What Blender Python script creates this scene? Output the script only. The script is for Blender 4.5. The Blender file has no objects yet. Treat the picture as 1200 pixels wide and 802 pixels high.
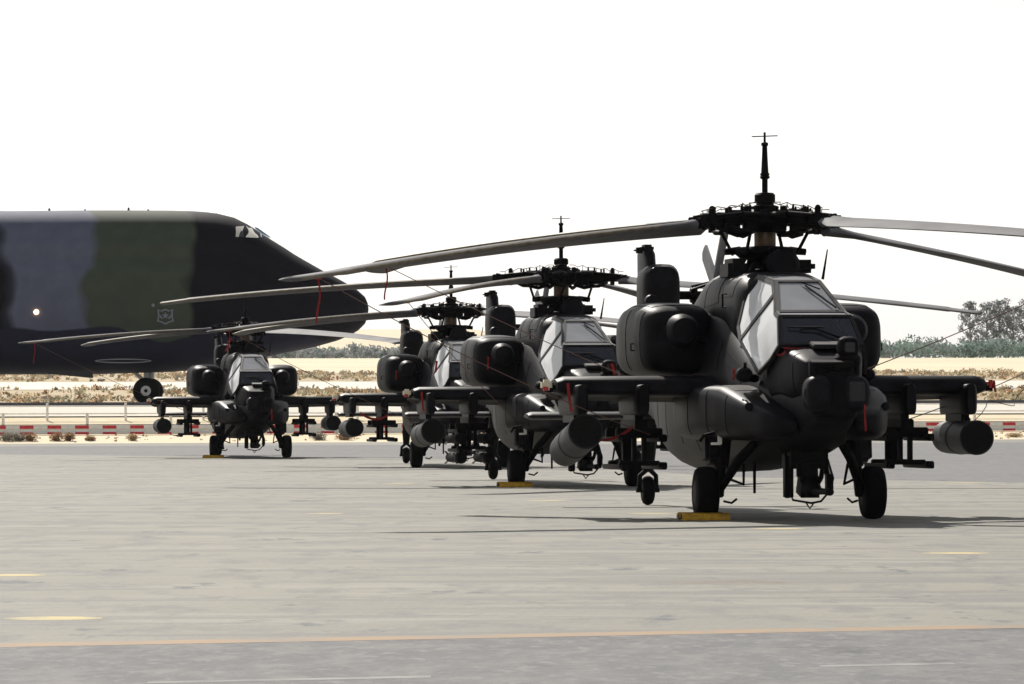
import bpy, bmesh, math, random
from mathutils import Vector, Matrix, Euler
R = math.radians
sin, cos, PI = math.sin, math.cos, math.pi
scene = bpy.context.scene
C = scene.collection

# ---------------------------------------------------------------- camera
CAM_H = 1.31
F = 6667.0                      # focal length in pixels of a 1200 px wide picture (200 mm lens)
cam_data = bpy.data.cameras.new('camera'); cam_data.lens = 200.0; cam_data.sensor_width = 36.0
cam_data.clip_start = 0.5; cam_data.clip_end = 20000
cam = bpy.data.objects.new('camera', cam_data); C.objects.link(cam)
cam.location = (0, 0, CAM_H)
PITCH = math.atan(80.0 / F)
ROLL = R(-0.17)
cam.rotation_euler = (Matrix.Rotation(R(90) + PITCH, 3, 'X') @ Matrix.Rotation(ROLL, 3, 'Z')).to_euler()
scene.camera = cam

# ---------------------------------------------------------------- sky, sun, exposure
SUN_EL = R(37); SUN_DIR = Vector((-0.42, 1.32, 0)).normalized()      # where the sun stands: behind and to the left
world = bpy.data.worlds.new('World'); scene.world = world; world.use_nodes = True
wn, wl = world.node_tree.nodes, world.node_tree.links
for n in list(wn): wn.remove(n)
wo = wn.new('ShaderNodeOutputWorld'); wb = wn.new('ShaderNodeBackground')
sky = wn.new('ShaderNodeTexSky'); sky.sky_type = 'NISHITA'; sky.sun_disc = False
sky.sun_elevation = SUN_EL; sky.sun_rotation = math.atan2(SUN_DIR.x, SUN_DIR.y)
sky.air_density = 1.3; sky.dust_density = 1.0; sky.ozone_density = 1.0; sky.altitude = 0
hs = wn.new('ShaderNodeHueSaturation'); hs.inputs['Saturation'].default_value = 0.15
wl.new(sky.outputs[0], hs.inputs['Color']); wl.new(hs.outputs[0], wb.inputs['Color'])
wb.inputs['Strength'].default_value = 0.085
wl.new(wb.outputs[0], wo.inputs['Surface'])
sun_data = bpy.data.lights.new('sun', 'SUN'); sun_data.energy = 5.0; sun_data.angle = R(0.6); sun_data.color = (1.0, 0.95, 0.87)
sun = bpy.data.objects.new('sun', sun_data); C.objects.link(sun); sun.location = (0, 0, 60)
sd = SUN_DIR * cos(SUN_EL) + Vector((0, 0, sin(SUN_EL)))
sun.rotation_euler = sd.to_track_quat('Z', 'Y').to_euler()
vs = scene.view_settings; vs.view_transform = 'Standard'; vs.look = 'None'; vs.gamma = 1.0; vs.exposure = 0.16
vs.use_curve_mapping = False
scene.cycles.use_denoising = True
scene.cycles.max_bounces = 8; scene.cycles.transparent_max_bounces = 24; scene.cycles.volume_bounces = 0

# ---------------------------------------------------------------- materials
MATS = {}
def mat(name, col, rough=0.6, metal=0.0, var=0.0, vscale=4.0, spec=0.5, bump=0.0, bscale=30.0, emit=None, estr=0.0, stretch=None, col2=None, lo=0.35, hi=0.65):
    m = bpy.data.materials.new(name); m.use_nodes = True; MATS[name] = m
    nt = m.node_tree; b = nt.nodes['Principled BSDF']
    b.inputs['Base Color'].default_value = (*col, 1); b.inputs['Roughness'].default_value = rough
    b.inputs['Metallic'].default_value = metal; b.inputs['Specular IOR Level'].default_value = spec
    if emit: b.inputs['Emission Color'].default_value = (*emit, 1); b.inputs['Emission Strength'].default_value = estr
    if var or col2:
        tc = nt.nodes.new('ShaderNodeTexCoord'); no = nt.nodes.new('ShaderNodeTexNoise'); rp = nt.nodes.new('ShaderNodeValToRGB')
        no.inputs['Scale'].default_value = vscale; no.inputs['Detail'].default_value = 6; no.inputs['Roughness'].default_value = 0.62
        if stretch:
            mp = nt.nodes.new('ShaderNodeMapping'); mp.inputs['Scale'].default_value = stretch
            nt.links.new(tc.outputs['Object'], mp.inputs[0]); nt.links.new(mp.outputs[0], no.inputs['Vector'])
        else: nt.links.new(tc.outputs['Object'], no.inputs['Vector'])
        c2 = col2 if col2 else tuple(min(1, c * (1 + var)) for c in col); c1 = col if col2 else tuple(c * (1 - var) for c in col)
        rp.color_ramp.elements[0].color = (*c1, 1); rp.color_ramp.elements[1].color = (*c2, 1)
        rp.color_ramp.elements[0].position = lo; rp.color_ramp.elements[1].position = hi
        nt.links.new(no.outputs['Fac'], rp.inputs[0]); nt.links.new(rp.outputs[0], b.inputs['Base Color'])
    if bump:
        tc2 = nt.nodes.new('ShaderNodeTexCoord'); n2 = nt.nodes.new('ShaderNodeTexNoise'); bp = nt.nodes.new('ShaderNodeBump')
        n2.inputs['Scale'].default_value = bscale; n2.inputs['Detail'].default_value = 4
        bp.inputs['Strength'].default_value = bump; bp.inputs['Distance'].default_value = 0.02
        nt.links.new(tc2.outputs['Object'], n2.inputs['Vector']); nt.links.new(n2.outputs['Fac'], bp.inputs['Height']); nt.links.new(bp.outputs[0], b.inputs['Normal'])
    return m

def glass(name, tint, ior=1.5, rough=0.02, glare=0.0, dcol=(.75, .76, .80)):
    m = bpy.data.materials.new(name); m.use_nodes = True; MATS[name] = m
    nt = m.node_tree; nt.nodes.remove(nt.nodes['Principled BSDF']); out = nt.nodes['Material Output']
    fr = nt.nodes.new('ShaderNodeFresnel'); fr.inputs[0].default_value = ior
    tr = nt.nodes.new('ShaderNodeBsdfTransparent'); tr.inputs[0].default_value = (*tint, 1)
    gl = nt.nodes.new('ShaderNodeBsdfGlossy'); gl.inputs['Roughness'].default_value = rough; gl.inputs[0].default_value = (dcol[0] / dcol[2], dcol[1] / dcol[2], 1, 1)
    mx = nt.nodes.new('ShaderNodeMixShader')
    nt.links.new(fr.outputs[0], mx.inputs[0]); nt.links.new(tr.outputs[0], mx.inputs[1]); nt.links.new(gl.outputs[0], mx.inputs[2])
    if glare:
        df = nt.nodes.new('ShaderNodeBsdfDiffuse'); df.inputs[0].default_value = (*dcol, 1); m2 = nt.nodes.new('ShaderNodeMixShader')  # pale diffuse mix stands in for sky glare on the panes
        tc = nt.nodes.new('ShaderNodeTexCoord'); no = nt.nodes.new('ShaderNodeTexNoise'); no.inputs['Scale'].default_value = 1.5; mr = nt.nodes.new('ShaderNodeMapRange')
        mr.inputs['From Min'].default_value = .3; mr.inputs['From Max'].default_value = .7; mr.inputs['To Min'].default_value = glare * .8; mr.inputs['To Max'].default_value = glare * 1.2
        nt.links.new(tc.outputs['Object'], no.inputs['Vector']); nt.links.new(no.outputs['Fac'], mr.inputs[0]); nt.links.new(mr.outputs[0], m2.inputs[0])
        nt.links.new(mx.outputs[0], m2.inputs[1]); nt.links.new(df.outputs[0], m2.inputs[2]); nt.links.new(m2.outputs[0], out.inputs[0])
    else: nt.links.new(mx.outputs[0], out.inputs[0])
    return m

mat('hull', (.0092, .0082, .0112), .48, spec=.08, var=.50, vscale=3.2, bump=.09, bscale=7)
mat('hull_dull', (.0070, .0064, .0080), .65, spec=.04, var=.35, vscale=6)
mat('mech', (.0055, .0050, .0058), .55, spec=.06, var=.5, vscale=14)
mat('steel', (.10, .07, .05), .4, metal=.9, var=.2, vscale=12)
mat('blade', (.135, .134, .145), .7, spec=.12, var=.22, vscale=1.6, bump=.03, bscale=5)
mat('blade_edge', (.20, .17, .13), .6, spec=.2, var=.3, vscale=9)
mat('tyre', (.0038, .0036, .004), .75, spec=.05, var=.3, vscale=14, bump=.1, bscale=40)
mat('frame', (.018, .016, .018), .5, spec=.2, var=.3, vscale=8)
mat('seat', (.035, .036, .038), .8)
mat('cockpit', (.016, .016, .018), .7)
glass('canopy_glass', (.40, .44, .52), 1.65, .04, .36); glass('side_glass', (.5, .52, .56), 2.3, .08, .74, (.92, .93, .95)); glass('front_glass', (.16, .18, .24), 1.5, .03, .03, (.62, .66, .80))
glass('optic', (.05, .05, .07), 1.5, .02)
mat('red_cloth', (.30, .013, .012), .8, var=.25, vscale=20)
mat('red_lens', (.55, .02, .015), .2)
mat('white_lens', (.80, .72, .55), .25)
mat('chock_yellow', (.55, .30, .015), .6, var=.35, vscale=10)
mat('rope', (.16, .09, .075), .9)
mat('wire', (.06, .05, .045), .7)
mat('bright_metal', (.80, .80, .78), .30, metal=.6)
mat('pod', (.034, .033, .038), .55, spec=.1, var=.25, vscale=5)
mat('pod_hole', (.004, .004, .004), .9)

# ---------------------------------------------------------------- mesh helpers
class MB:
    def __init__(s): s.v, s.f, s.mi = [], [], []
    def add(s, vs, fs, m=0):
        o = len(s.v); s.v += [tuple(p) for p in vs]; s.f += [tuple(i + o for i in f) for f in fs]; s.mi += [m] * len(fs); return s
    def box(s, c, d, rot=None, taper=None, m=0):
        hx, hy, hz = d[0] / 2, d[1] / 2, d[2] / 2; tp = taper or 1.0
        vs = [Vector((x * (tp if z > 0 else 1), y * (tp if z > 0 else 1), z)) for z in (-hz, hz) for x, y in ((-hx, -hy), (hx, -hy), (hx, hy), (-hx, hy))]
        if rot:
            e = Euler(rot).to_matrix(); vs = [e @ v for v in vs]
        vs = [v + Vector(c) for v in vs]
        return s.add(vs, [(3, 2, 1, 0), (4, 5, 6, 7), (0, 1, 5, 4), (1, 2, 6, 5), (2, 3, 7, 6), (3, 0, 4, 7)], m)
    def loft(s, rings, cap=True, closed=True, m=0):
        n = len(rings[0]); vs = [p for r in rings for p in r]; fs = []
        for i in range(len(rings) - 1):
            for j in range(n if closed else n - 1):
                a, b = i * n + j, i * n + (j + 1) % n; fs.append((a, b, b + n, a + n))
        if cap: fs += [tuple(range(n - 1, -1, -1)), tuple((len(rings) - 1) * n + j for j in range(n))]
        return s.add(vs, fs, m)
    def tube(s, pts, r, n=8, m=0, cap=True):
        pts = [Vector(p) for p in pts]; rs = r if isinstance(r, (list, tuple)) else [r] * len(pts); rings = []; prev = None
        for i, p in enumerate(pts):
            t = (pts[min(i + 1, len(pts) - 1)] - pts[max(i - 1, 0)]).normalized()
            if prev is None:
                u = t.orthogonal().normalized()
            else:
                u = (prev - t * prev.dot(t)); u = u.normalized() if u.length > 1e-6 else t.orthogonal().normalized()
            prev = u; w = t.cross(u)
            rings.append([p + (u * cos(2 * PI * k / n) + w * sin(2 * PI * k / n)) * rs[i] for k in range(n)])
        return s.loft(rings, cap, True, m)
    def lathe(s, prof, o=(0, 0, 0), axis='Z', n=24, m=0):     # prof: (along, radius)
        rings = []
        for a, r in prof:
            ring = []
            for k in range(n):
                x, y = r * cos(2 * PI * k / n), r * sin(2 * PI * k / n)
                ring.append({'Z': (x, y, a), 'X': (a, x, y), 'Y': (y, a, x)}[axis])
            rings.append([tuple(q + w for q, w in zip(p, o)) for p in ring])
        return s.loft(rings, True, True, m)
    def prism(s, poly, y0, y1, plane='XZ', m=0):
        def P(a, b, c): return {'XZ': (a, c, b), 'XY': (a, b, c), 'YZ': (c, a, b)}[plane]
        n = len(poly); vs = [P(a, b, y0) for a, b in poly] + [P(a, b, y1) for a, b in poly]
        fs = [tuple(range(n)), tuple(range(2 * n - 1, n - 1, -1))] + [(i, i + n, (i + 1) % n + n, (i + 1) % n) for i in range(n)]
        return s.add(vs, fs, m)
    def build(s, name, mats, parent=None, smooth=35, bevel=0, seg=2, flipy=False):
        me = bpy.data.meshes.new(name)
        vs = [(x, -y, z) for x, y, z in s.v] if flipy else s.v
        me.from_pydata(vs, [], s.f)
        mats = mats if isinstance(mats, (list, tuple)) else [mats]
        for k in mats: me.materials.append(MATS[k])
        for p, i in zip(me.polygons, s.mi): p.material_index = i
        bm = bmesh.new(); bm.from_mesh(me)
        bmesh.ops.recalc_face_normals(bm, faces=bm.faces)
        if bevel:
            es = [e for e in bm.edges if len(e.link_faces) == 2 and e.calc_face_angle(0) > R(30)]
            bmesh.ops.bevel(bm, geom=es, offset=bevel, segments=seg, affect='EDGES', clamp_overlap=True)
        bm.to_mesh(me); bm.free()
        if smooth:
            me.shade_smooth(); me.set_sharp_from_angle(angle=R(smooth))
        return link(name, me, parent)
def link(name, me, parent=None):
    o = bpy.data.objects.new(name, me); C.objects.link(o)
    if parent is not None: o.parent = parent
    return o
def tag(o, label=None, cat=None, group=None, kind=None):
    if label: o['label'] = label
    if cat: o['category'] = cat
    if group: o['group'] = group
    if kind: o['kind'] = kind
    return o
def empty(name, loc=(0, 0, 0), rz=0):
    o = bpy.data.objects.new(name, None); o.empty_display_size = .3; C.objects.link(o); o.location = loc; o.rotation_euler = (0, 0, rz); return o
def copy_tree(o, parent=None):
    c = o.copy(); C.objects.link(c); c.parent = parent
    if 'blade_slot' in o.keys(): pass
    for ch in list(o.children): copy_tree(ch, c)
    return c
def sring(x, yc, zc, hw, hh, n=2.5, cnt=28, hb=None, nb=None):
    """superellipse ring across X: hh above the centre, hb below it"""
    out = []; hb = hh if hb is None else hb; nb = n if nb is None else nb
    for k in range(cnt):
        a = 2 * PI * k / cnt; c, s_ = cos(a), sin(a); e = n if s_ >= 0 else nb
        y = hw * math.copysign(abs(c) ** (2 / e), c); z = (hh if s_ >= 0 else hb) * math.copysign(abs(s_) ** (2 / e), s_)
        out.append((x, yc + y, zc + z))
    return out
def lerp_tab(tab, x):
    t2 = sorted(tab)
    if x <= t2[0][0]: return list(t2[0][1:])
    for a, b in zip(t2, t2[1:]):
        if x <= b[0]: return [p + (q - p) * (x - a[0]) / (b[0] - a[0]) for p, q in zip(a[1:], b[1:])]
    return list(t2[-1][1:])
def skin_patch(ringfn, x0, x1, f0, f1, off=.006, nx=5, na=9):
    """a slightly raised panel that follows a lofted skin; f0..f1 is the share of the way round the ring"""
    vs = []; fs = []
    for lay, o_ in ((0, off), (1, -.01)):
        for i in range(nx + 1):
            x = x0 + (x1 - x0) * i / nx; ring = ringfn(x); n = len(ring); c = Vector((x, sum(p[1] for p in ring) / n, sum(p[2] for p in ring) / n))
            for j in range(na + 1):
                q = ((f0 + (f1 - f0) * j / na) % 1) * n; k = int(q); p = Vector(ring[k % n]).lerp(Vector(ring[(k + 1) % n]), q - k); vs.append(p + (p - c).normalized() * o_)
    w = na + 1; L_ = (nx + 1) * w
    for i in range(nx):
        for j in range(na): fs.append((i * w + j, i * w + j + 1, (i + 1) * w + j + 1, (i + 1) * w + j))
    edge = [j for j in range(w)] + [i * w + na for i in range(1, nx + 1)] + [nx * w + j for j in range(na - 1, -1, -1)] + [i * w for i in range(nx - 1, 0, -1)]
    for a, b in zip(edge, edge[1:] + edge[:1]): fs.append((a, b, b + L_, a + L_))
    return MB().add(vs, fs)
def interp(tab, x):
    if x <= tab[0][0]: return tab[0][1]
    for (a, b), (c, d) in zip(tab, tab[1:]):
        if x <= c: return b + (d - b) * (x - a) / (c - a)
    return tab[-1][1]
def catmull(tab, x):
    """smooth interpolation of a table of tuples keyed by its first entry"""
    n = len(tab)
    for i in range(n - 1):
        if tab[i][0] <= x <= tab[i + 1][0]:
            t = (x - tab[i][0]) / (tab[i + 1][0] - tab[i][0])
            p0, p1, p2, p3 = tab[max(i - 1, 0)], tab[i], tab[i + 1], tab[min(i + 2, n - 1)]
            return [0.5 * (2 * b + (c - a) * t + (2 * a - 5 * b + 4 * c - d) * t * t + (-a + 3 * b - 3 * c + d) * t ** 3) for a, b, c, d in zip(p0[1:], p1[1:], p2[1:], p3[1:])]
    return list(tab[-1][1:])

# ================================================================ TERRAIN
TILT = 0.25                                              # the apron edge runs slightly away to the right
HP = [(-200, 0), (237, 0), (240, .20), (243, .33), (247, .78), (255, 1.52), (262, 1.60), (285, 1.60), (340, 2.53), (420, 3.39), (540, 4.87), (900, 9.55), (1000, 10.0), (2000, 17), (3000, 44), (3600, 46), (6000, 40), (16000, 40)]
def gz(x, d):
    z = interp(HP, d - TILT * max(-60, min(60, x)))
    if d > 2000: z = 17 + (z - 17) * max(.25, min(1, 1 - (x + 20) / 160))
    return z
def gmat(name, cols, scales, rough=.9, bump=.3, bs=3.0):
    """ground: layered noise between several colours"""
    m = bpy.data.materials.new(name); m.use_nodes = True; MATS[name] = m; nt = m.node_tree; N, L = nt.nodes, nt.links
    b = N['Principled BSDF']; b.inputs['Roughness'].default_value = rough; b.inputs['Specular IOR Level'].default_value = .25
    tc = N.new('ShaderNodeTexCoord'); prev = None
    for i, (c, (sc, st, lo, hi)) in enumerate(zip(cols[1:], scales)):
        mp = N.new('ShaderNodeMapping'); mp.inputs['Scale'].default_value = st; mp.inputs['Location'].default_value = (i * 3.7, i * 1.3, 0)
        no = N.new('ShaderNodeTexNoise'); no.inputs['Scale'].default_value = sc; no.inputs['Detail'].default_value = 8; no.inputs['Roughness'].default_value = .65
        rp = N.new('ShaderNodeMapRange'); rp.inputs['From Min'].default_value = lo; rp.inputs['From Max'].default_value = hi
        mx = N.new('ShaderNodeMix'); mx.data_type = 'RGBA'
        L.new(tc.outputs['Object'], mp.inputs[0]); L.new(mp.outputs[0], no.inputs['Vector']); L.new(no.outputs['Fac'], rp.inputs[0]); L.new(rp.outputs[0], mx.inputs[0])
        if prev is None: mx.inputs[6].default_value = (*cols[0], 1)
        else: L.new(prev, mx.inputs[6])
        mx.inputs[7].default_value = (*c, 1); prev = mx.outputs[2]
    L.new(prev, b.inputs['Base Color'])
    if bump:
        no = N.new('ShaderNodeTexNoise'); no.inputs['Scale'].default_value = bs; no.inputs['Detail'].default_value = 6
        bp = N.new('ShaderNodeBump'); bp.inputs['Strength'].default_value = bump; bp.inputs['Distance'].default_value = .05
        L.new(tc.outputs['Object'], no.inputs['Vector']); L.new(no.outputs['Fac'], bp.inputs['Height']); L.new(bp.outputs[0], b.inputs['Normal'])
    return m
gmat('sand', [(.70, .60, .42), (.60, .50, .33), (.76, .68, .51)], [(.05, (1, 1, 1), .45, .65), (.9, (1, 1, 1), .5, .75)])
gmat('scrub_soil', [(.46, .36, .22), (.36, .27, .16), (.56, .46, .31)], [(.10, (1, 1, 1), .42, .6), (1.1, (1, 1, 1), .5, .7)])
gmat('pale_concrete', [(.62, .58, .50), (.50, .46, .38), (.66, .63, .56)], [(.05, (1, 1, 1), .5, .75), (.7, (.4, 1, 1), .5, .8)], .8, .1)
gmat('apron_concrete', [(.226, .213, .180), (.202, .191, .166), (.252, .238, .198), (.172, .166, .153), (.262, .250, .214), (.168, .163, .152), (.095, .103, .108), (.165, .135, .105)],
     [(.10, (.5, .5, 1), .40, .64), (.45, (.5, .45, 1), .46, .64), (1.5, (.10, .5, 1), .50, .58), (2.6, (.08, .35, 1), .52, .62), (5.0, (.4, .12, 1), .50, .62), (1.3, (.9, .28, 1), .615, .655), (.5, (.5, .3, 1), .655, .70)], .82, .25, 14)
gmat('asphalt', [(.132, .132, .138), (.098, .099, .107), (.168, .165, .162), (.070, .070, .077), (.19, .186, .182)],
     [(.30, (.5, .4, 1), .4, .66), (4.0, (.7, .25, 1), .46, .62), (1.1, (.5, .25, 1), .60, .66), (9.0, (1, .3, 1), .52, .66)], .85, .3, 16)
gmat('worn_orange', [(.31, .20, .11), (.26, .19, .13), (.20, .18, .15)], [(.8, (.6, 1, 1), .42, .66), (3, (.5, .5, 1), .48, .64)], .8, .1)
gmat('worn_yellow', [(.52, .42, .18), (.42, .35, .19), (.24, .22, .18)], [(2.2, (1, .4, 1), .42, .62), (5, (1, .4, 1), .50, .66)], .8, .1)
gmat('worn_white', [(.30, .295, .28), (.20, .20, .19), (.14, .14, .145)], [(.9, (1, .4, 1), .36, .58), (4, (1, 1, 1), .46, .66)], .8, .1)

def sheet(name, xs, ds, mname, dz=0.0, hf=gz, kind='structure'):
    mb = MB(); vs = []; fs = []
    for d in ds:
        for x in xs: vs.append((x, d + TILT * max(-60, min(60, x)) * (1 if d > 150 else 0), 0))
    vs = [(x, d, hf(x, d) + dz) for x, d, _ in vs]
    n = len(xs)
    for i in range(len(ds) - 1):
        for j in range(n - 1): fs.append((i * n + j, i * n + j + 1, (i + 1) * n + j + 1, (i + 1) * n + j))
    mb.add(vs, fs); o = mb.build(name, mname, smooth=80); tag(o, kind=kind); return o
XW = [-9000, -3000, -900, -300, -120, -60] + [i * 6 for i in range(-9, 10)] + [60, 90, 120, 160, 200, 300, 900, 3000, 9000]
sheet('ground', XW, [-200, 0, 120, 200, 237, 238.5, 240, 241.5, 243, 245, 247, 250, 252.5, 255, 258, 262, 272, 285, 300, 320, 340, 380, 420, 480, 540, 640, 760, 900, 1000, 1400, 2000, 2400, 2700, 3000, 3200, 3600, 6000, 12000], 'sand')
APX = [-400, -60, 60, 400]
def flat(x, d): return 0.0
sheet('apron', APX, [-100, 0, 100, 160, 236.6], 'apron_concrete', .012, flat)
# dark asphalt in the foreground: its far edge is the orange line
def quad_strip(name, p0, p1, w0, w1, mname, z):
    """a strip between two near/far edge lines, given by points on its centre and widths"""
    mb = MB(); (x0, d0), (x1, d1) = p0, p1
    n = 24; vs = []; fs = []
    for i in range(n + 1):
        t = i / n; x = x0 + (x1 - x0) * t; d = d0 + (d1 - d0) * t; w = w0 + (w1 - w0) * t
        vs += [(x, d - w / 2, z), (x, d + w / 2, z)]
    for i in range(n): fs.append((2 * i, 2 * i + 2, 2 * i + 3, 2 * i + 1))
    mb.add(vs, fs); return tag(mb.build(name, mname, smooth=80), kind='structure')
def line_d(x): return 32.75 + .40 * x
quad_strip('asphalt_strip', (-30, line_d(-30) - 20.15), (30, line_d(30) - 20.15), 40, 40, 'asphalt', .0128)
quad_strip('orange_line', (-30, line_d(-30)), (30, line_d(30)), .55, .55, 'worn_orange', .0136)
quad_strip('white_line', (-1.75, 27.22), (-.4, 27.75), .20, .20, 'worn_white', .0136)
quad_strip('white_line', (1.55, 28.75), (2.25, 29.02), .20, .20, 'worn_white', .0136)
# weathered asphalt behind the row of helicopters
mb = MB(); mb.add([(4, 110, 0), (11, 96, 0), (60, 92, 0), (90, 230, 0), (-70, 206, 0), (-20, 180, 0), (0, 150, 0)], [(0, 1, 2, 3, 4, 5, 6)])
o = mb.build('asphalt_patch', 'asphalt', smooth=0); o.location.z = .0128; tag(o, kind='structure')
# concrete joints: thin dark sealed lines crossing the apron
def px(u, y, z=0.0):
    """a point on the apron seen at a pixel of the photograph"""
    yy = y + (u - 600) * math.tan(-ROLL) * 1.0
    d = (CAM_H - z) * F / (yy - 481.0); return ((u - 600) / F * d, d)
for u, y, dia in ((8, 676, .62), (62, 727, .62), (910, 621, .62), (1118, 650, .62), (1132, 567, .70), (762, 603, .62), (467, 568, .66), (640, 588, .6), (380, 603, .5)):
    x, d = px(u, y); mb = MB(); n = 28
    mb.add([(dia / 2 * cos(2 * PI * k / n), dia / 2 * 1.05 * sin(2 * PI * k / n), 0) for k in range(n)], [tuple(range(n))])
    o = mb.build('painted_marking', 'worn_yellow', smooth=0); o.location = (x, d, 0.0136 if d > 90 else .0128); tag(o, kind='structure')
# pale taxiways on the rising ground behind
sheet('taxiway', XW, [250, 252.5, 255, 258, 262, 272, 284], 'pale_concrete', .05)
sheet('far_taxiway', XW, [341, 360, 380, 400, 419], 'pale_concrete', .06)
sheet('scrub_ground', XW, [285.5, 300, 320, 339.5], 'scrub_soil', .05)
sheet('far_scrub_ground', XW, [421, 450, 480, 510, 538], 'scrub_soil', .05)

# ================================================================ ATTACK HELICOPTER (origin on the ground under the mast, +X forward, +Y port)
HUB_Z = 3.60
def helicopter():
    H = empty('attack_helicopter')
    # --- fuselage
    tab = [(-9.35, 1.60, .05, .10, .10), (-9.0, 1.56, .15, .22, .22), (-8.0, 1.52, .25, .28, .30), (-6.0, 1.45, .41, .40, .44), (-4.8, 1.38, .58, .54, .60), (-3.8, 1.36, .70, .72, .74), (-2.6, 1.40, .80, 1.0, .87), (-1.6, 1.45, .82, 1.18, .92), (-.6, 1.45, .80, 1.22, .89), (.4, 1.45, .76, 1.10, .84), (1.2, 1.40, .69, .80, .74), (2.0, 1.32, .62, .62, .58), (2.8, 1.28, .53, .44, .46), (3.4, 1.30, .43, .48, .38), (3.9, 1.33, .33, .40, .30), (4.2, 1.33, .28, .28, .25), (4.32, 1.35, .16, .14, .14)]
    ftab = tab; rings = []; x = -9.35
    while x < 4.32:
        zc, hw, ht, hb = catmull(tab, x); rings.append(sring(x, 0, zc, max(hw, .03), max(ht, .03), 3.0, 32, max(hb, .03), 3.1)); x += .2
    rings.append(sring(4.32, 0, 1.35, .16, .14, 3, 32, .14))
    fus = MB().loft(rings).build('fuselage', 'hull', H, smooth=50)
    def fring(x):
        zc, hw, ht, hb = catmull(ftab, x); return sring(x, 0, zc, max(hw, .03), max(ht, .03), 3.0, 32, max(hb, .03), 3.1)
    for x0, x1, f0, f1 in ((-1.3, -.35, .36, .46), (-2.4, -1.4, .36, .47), (-.25, .75, .40, .47), (-2.4, -1.5, .49, .58), (-1.4, -.6, .53, .62), (-3.7, -2.6, .44, .56), (-5.4, -3.9, .45, .55), (1.0, 1.8, .41, .48)):
        skin_patch(fring, x0, x1, f0, f1).build('access_panel', 'hull', fus, smooth=40); skin_patch(fring, x0, x1, .5 - f0, .5 - f1).build('access_panel', 'hull', fus, smooth=40)
    # panel edges, steps and handles on the fuselage
    for sy in (-1, 1):
        m = MB()
        m.tube([(-.25, sy * .655, 2.22), (-.25, sy * .70, 2.22), (-.25, sy * .70, 2.40), (-.25, sy * .655, 2.40)], .012, 6)
        m.tube([(1.15, sy * .62, 1.05), (1.15, sy * .74, 1.02), (1.0, sy * .74, 1.02), (1.0, sy * .62, 1.05)], .013, 6)
        m.build('grab_handle', 'mech', fus)
    # --- nose fairing above the sight
    tab = [(3.05, 1.86, .54, .14, .5), (3.35, 1.90, .50, .14, .5), (3.7, 1.87, .45, .14, .5), (4.0, 1.82, .39, .12, .40), (4.22, 1.78, .33, .09, .22), (4.32, 1.76, .25, .05, .10)]
    rings = [sring(x, 0, zc, hw, ht, 3.6, 36, hb, 4.5) for x, zc, hw, ht, hb in tab]
    nf = MB().loft(rings).build('nose_fairing', 'hull', H, smooth=60)
    MB().box((3.78, 0.02, 2.035), (.34, .36, .05), (0, R(8), 0)).build('access_panel', 'frame', nf, bevel=.012)
    ntab2 = tab
    def nfring(x):
        zc, hw, ht, hb = lerp_tab(ntab2, x); return sring(x, 0, zc, hw, ht, 3.6, 36, hb, 4.5)
    for f0, f1, x0, x1 in ((.36, .44, 3.45, 3.95), (.06, .14, 3.45, 3.95), (.50, .60, 3.3, 3.95), (-.10, .0, 3.3, 3.95)):
        skin_patch(nfring, x0, x1, f0, f1).build('nose_panel', 'hull', nf, smooth=40)
    for k in range(7):
        MB().lathe([(0, .012), (.012, .012), (.014, .005)], (3.40 + .09 * k, -.30 + .02 * k, 2.025 - .018 * k - (.012 * k if k > 4 else 0)), 'Z', 8).build('bolt', 'mech', nf)
    # --- cheek avionics bays
    for sy in (-1, 1):
        tab = [(-1.9, .62, 1.30, .06, .10), (-1.3, .66, 1.28, .26, .26), (-.6, .68, 1.26, .35, .30), (.4, .67, 1.26, .38, .32), (1.6, .64, 1.27, .38, .315), (2.2, .62, 1.265, .37, .31), (2.7, .60, 1.23, .35, .275), (3.1, .56, 1.19, .31, .225), (3.5, .51, 1.15, .24, .165), (3.78, .46, 1.12, .18, .12), (3.88, .42, 1.11, .07, .05)]
        rings = [sring(x, sy * yc, zc, hw, hh, 5.0, 36, hh * 1.06, 3.4) for x, yc, zc, hw, hh in tab]
        bay = MB().loft(rings).build('avionics_bay', 'hull', H, smooth=50)
        btab = tab
        def bring(x):
            yc, zc, hw, hh = lerp_tab(btab, x); return sring(x, sy * yc, zc, hw, hh, 5.0, 36, hh * 1.06, 3.4)
        for x0, x1 in ((-.5, .55), (.62, 1.68), (1.75, 2.65)):
            f0, f1 = (.40, .61) if sy < 0 else (.10, -.11)
            skin_patch(bring, x0, x1, f0, f1, .007).build('bay_door', 'hull', bay, smooth=40)
            skin_patch(bring, x0 + .05, x1 - .05, .20, .30, .006).build('bay_lid', 'hull', bay, smooth=40)
        MB().lathe([(0, .035), (.03, .05), (.07, .05), (.09, .03)], (3.28, sy * .80, 1.33), 'X', 12).build('cap', 'hull', bay)
    # --- canopy: flat panes in a frame
    P = {'A': (3.62, .49, 2.03), 'B': (3.25, .425, 2.375), 'Cc': (2.95, .41, 2.42), 'D': (2.12, .275, 2.80), 'E': (1.20, .30, 2.89), 'Pt': (2.46, .322, 2.65), 'Q': (1.93, .655, 2.10), 'S': (3.02, .635, 1.70), 'Fp': (3.42, .56, 1.86), 'Hh': (1.50, .605, 2.26), 'M': (1.25, .465, 2.66)}
    def pt(k, s): x, y, z = P[k]; return (x, y * s, z)
    facets = [[pt('A', -1), pt('A', 1), pt('B', 1), pt('B', -1)], [pt('B', -1), pt('B', 1), pt('Cc', 1), pt('Cc', -1)], [pt('Cc', -1), pt('Cc', 1), pt('D', 1), pt('D', -1)], [pt('D', -1), pt('D', 1), pt('E', 1), pt('E', -1)]]
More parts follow.
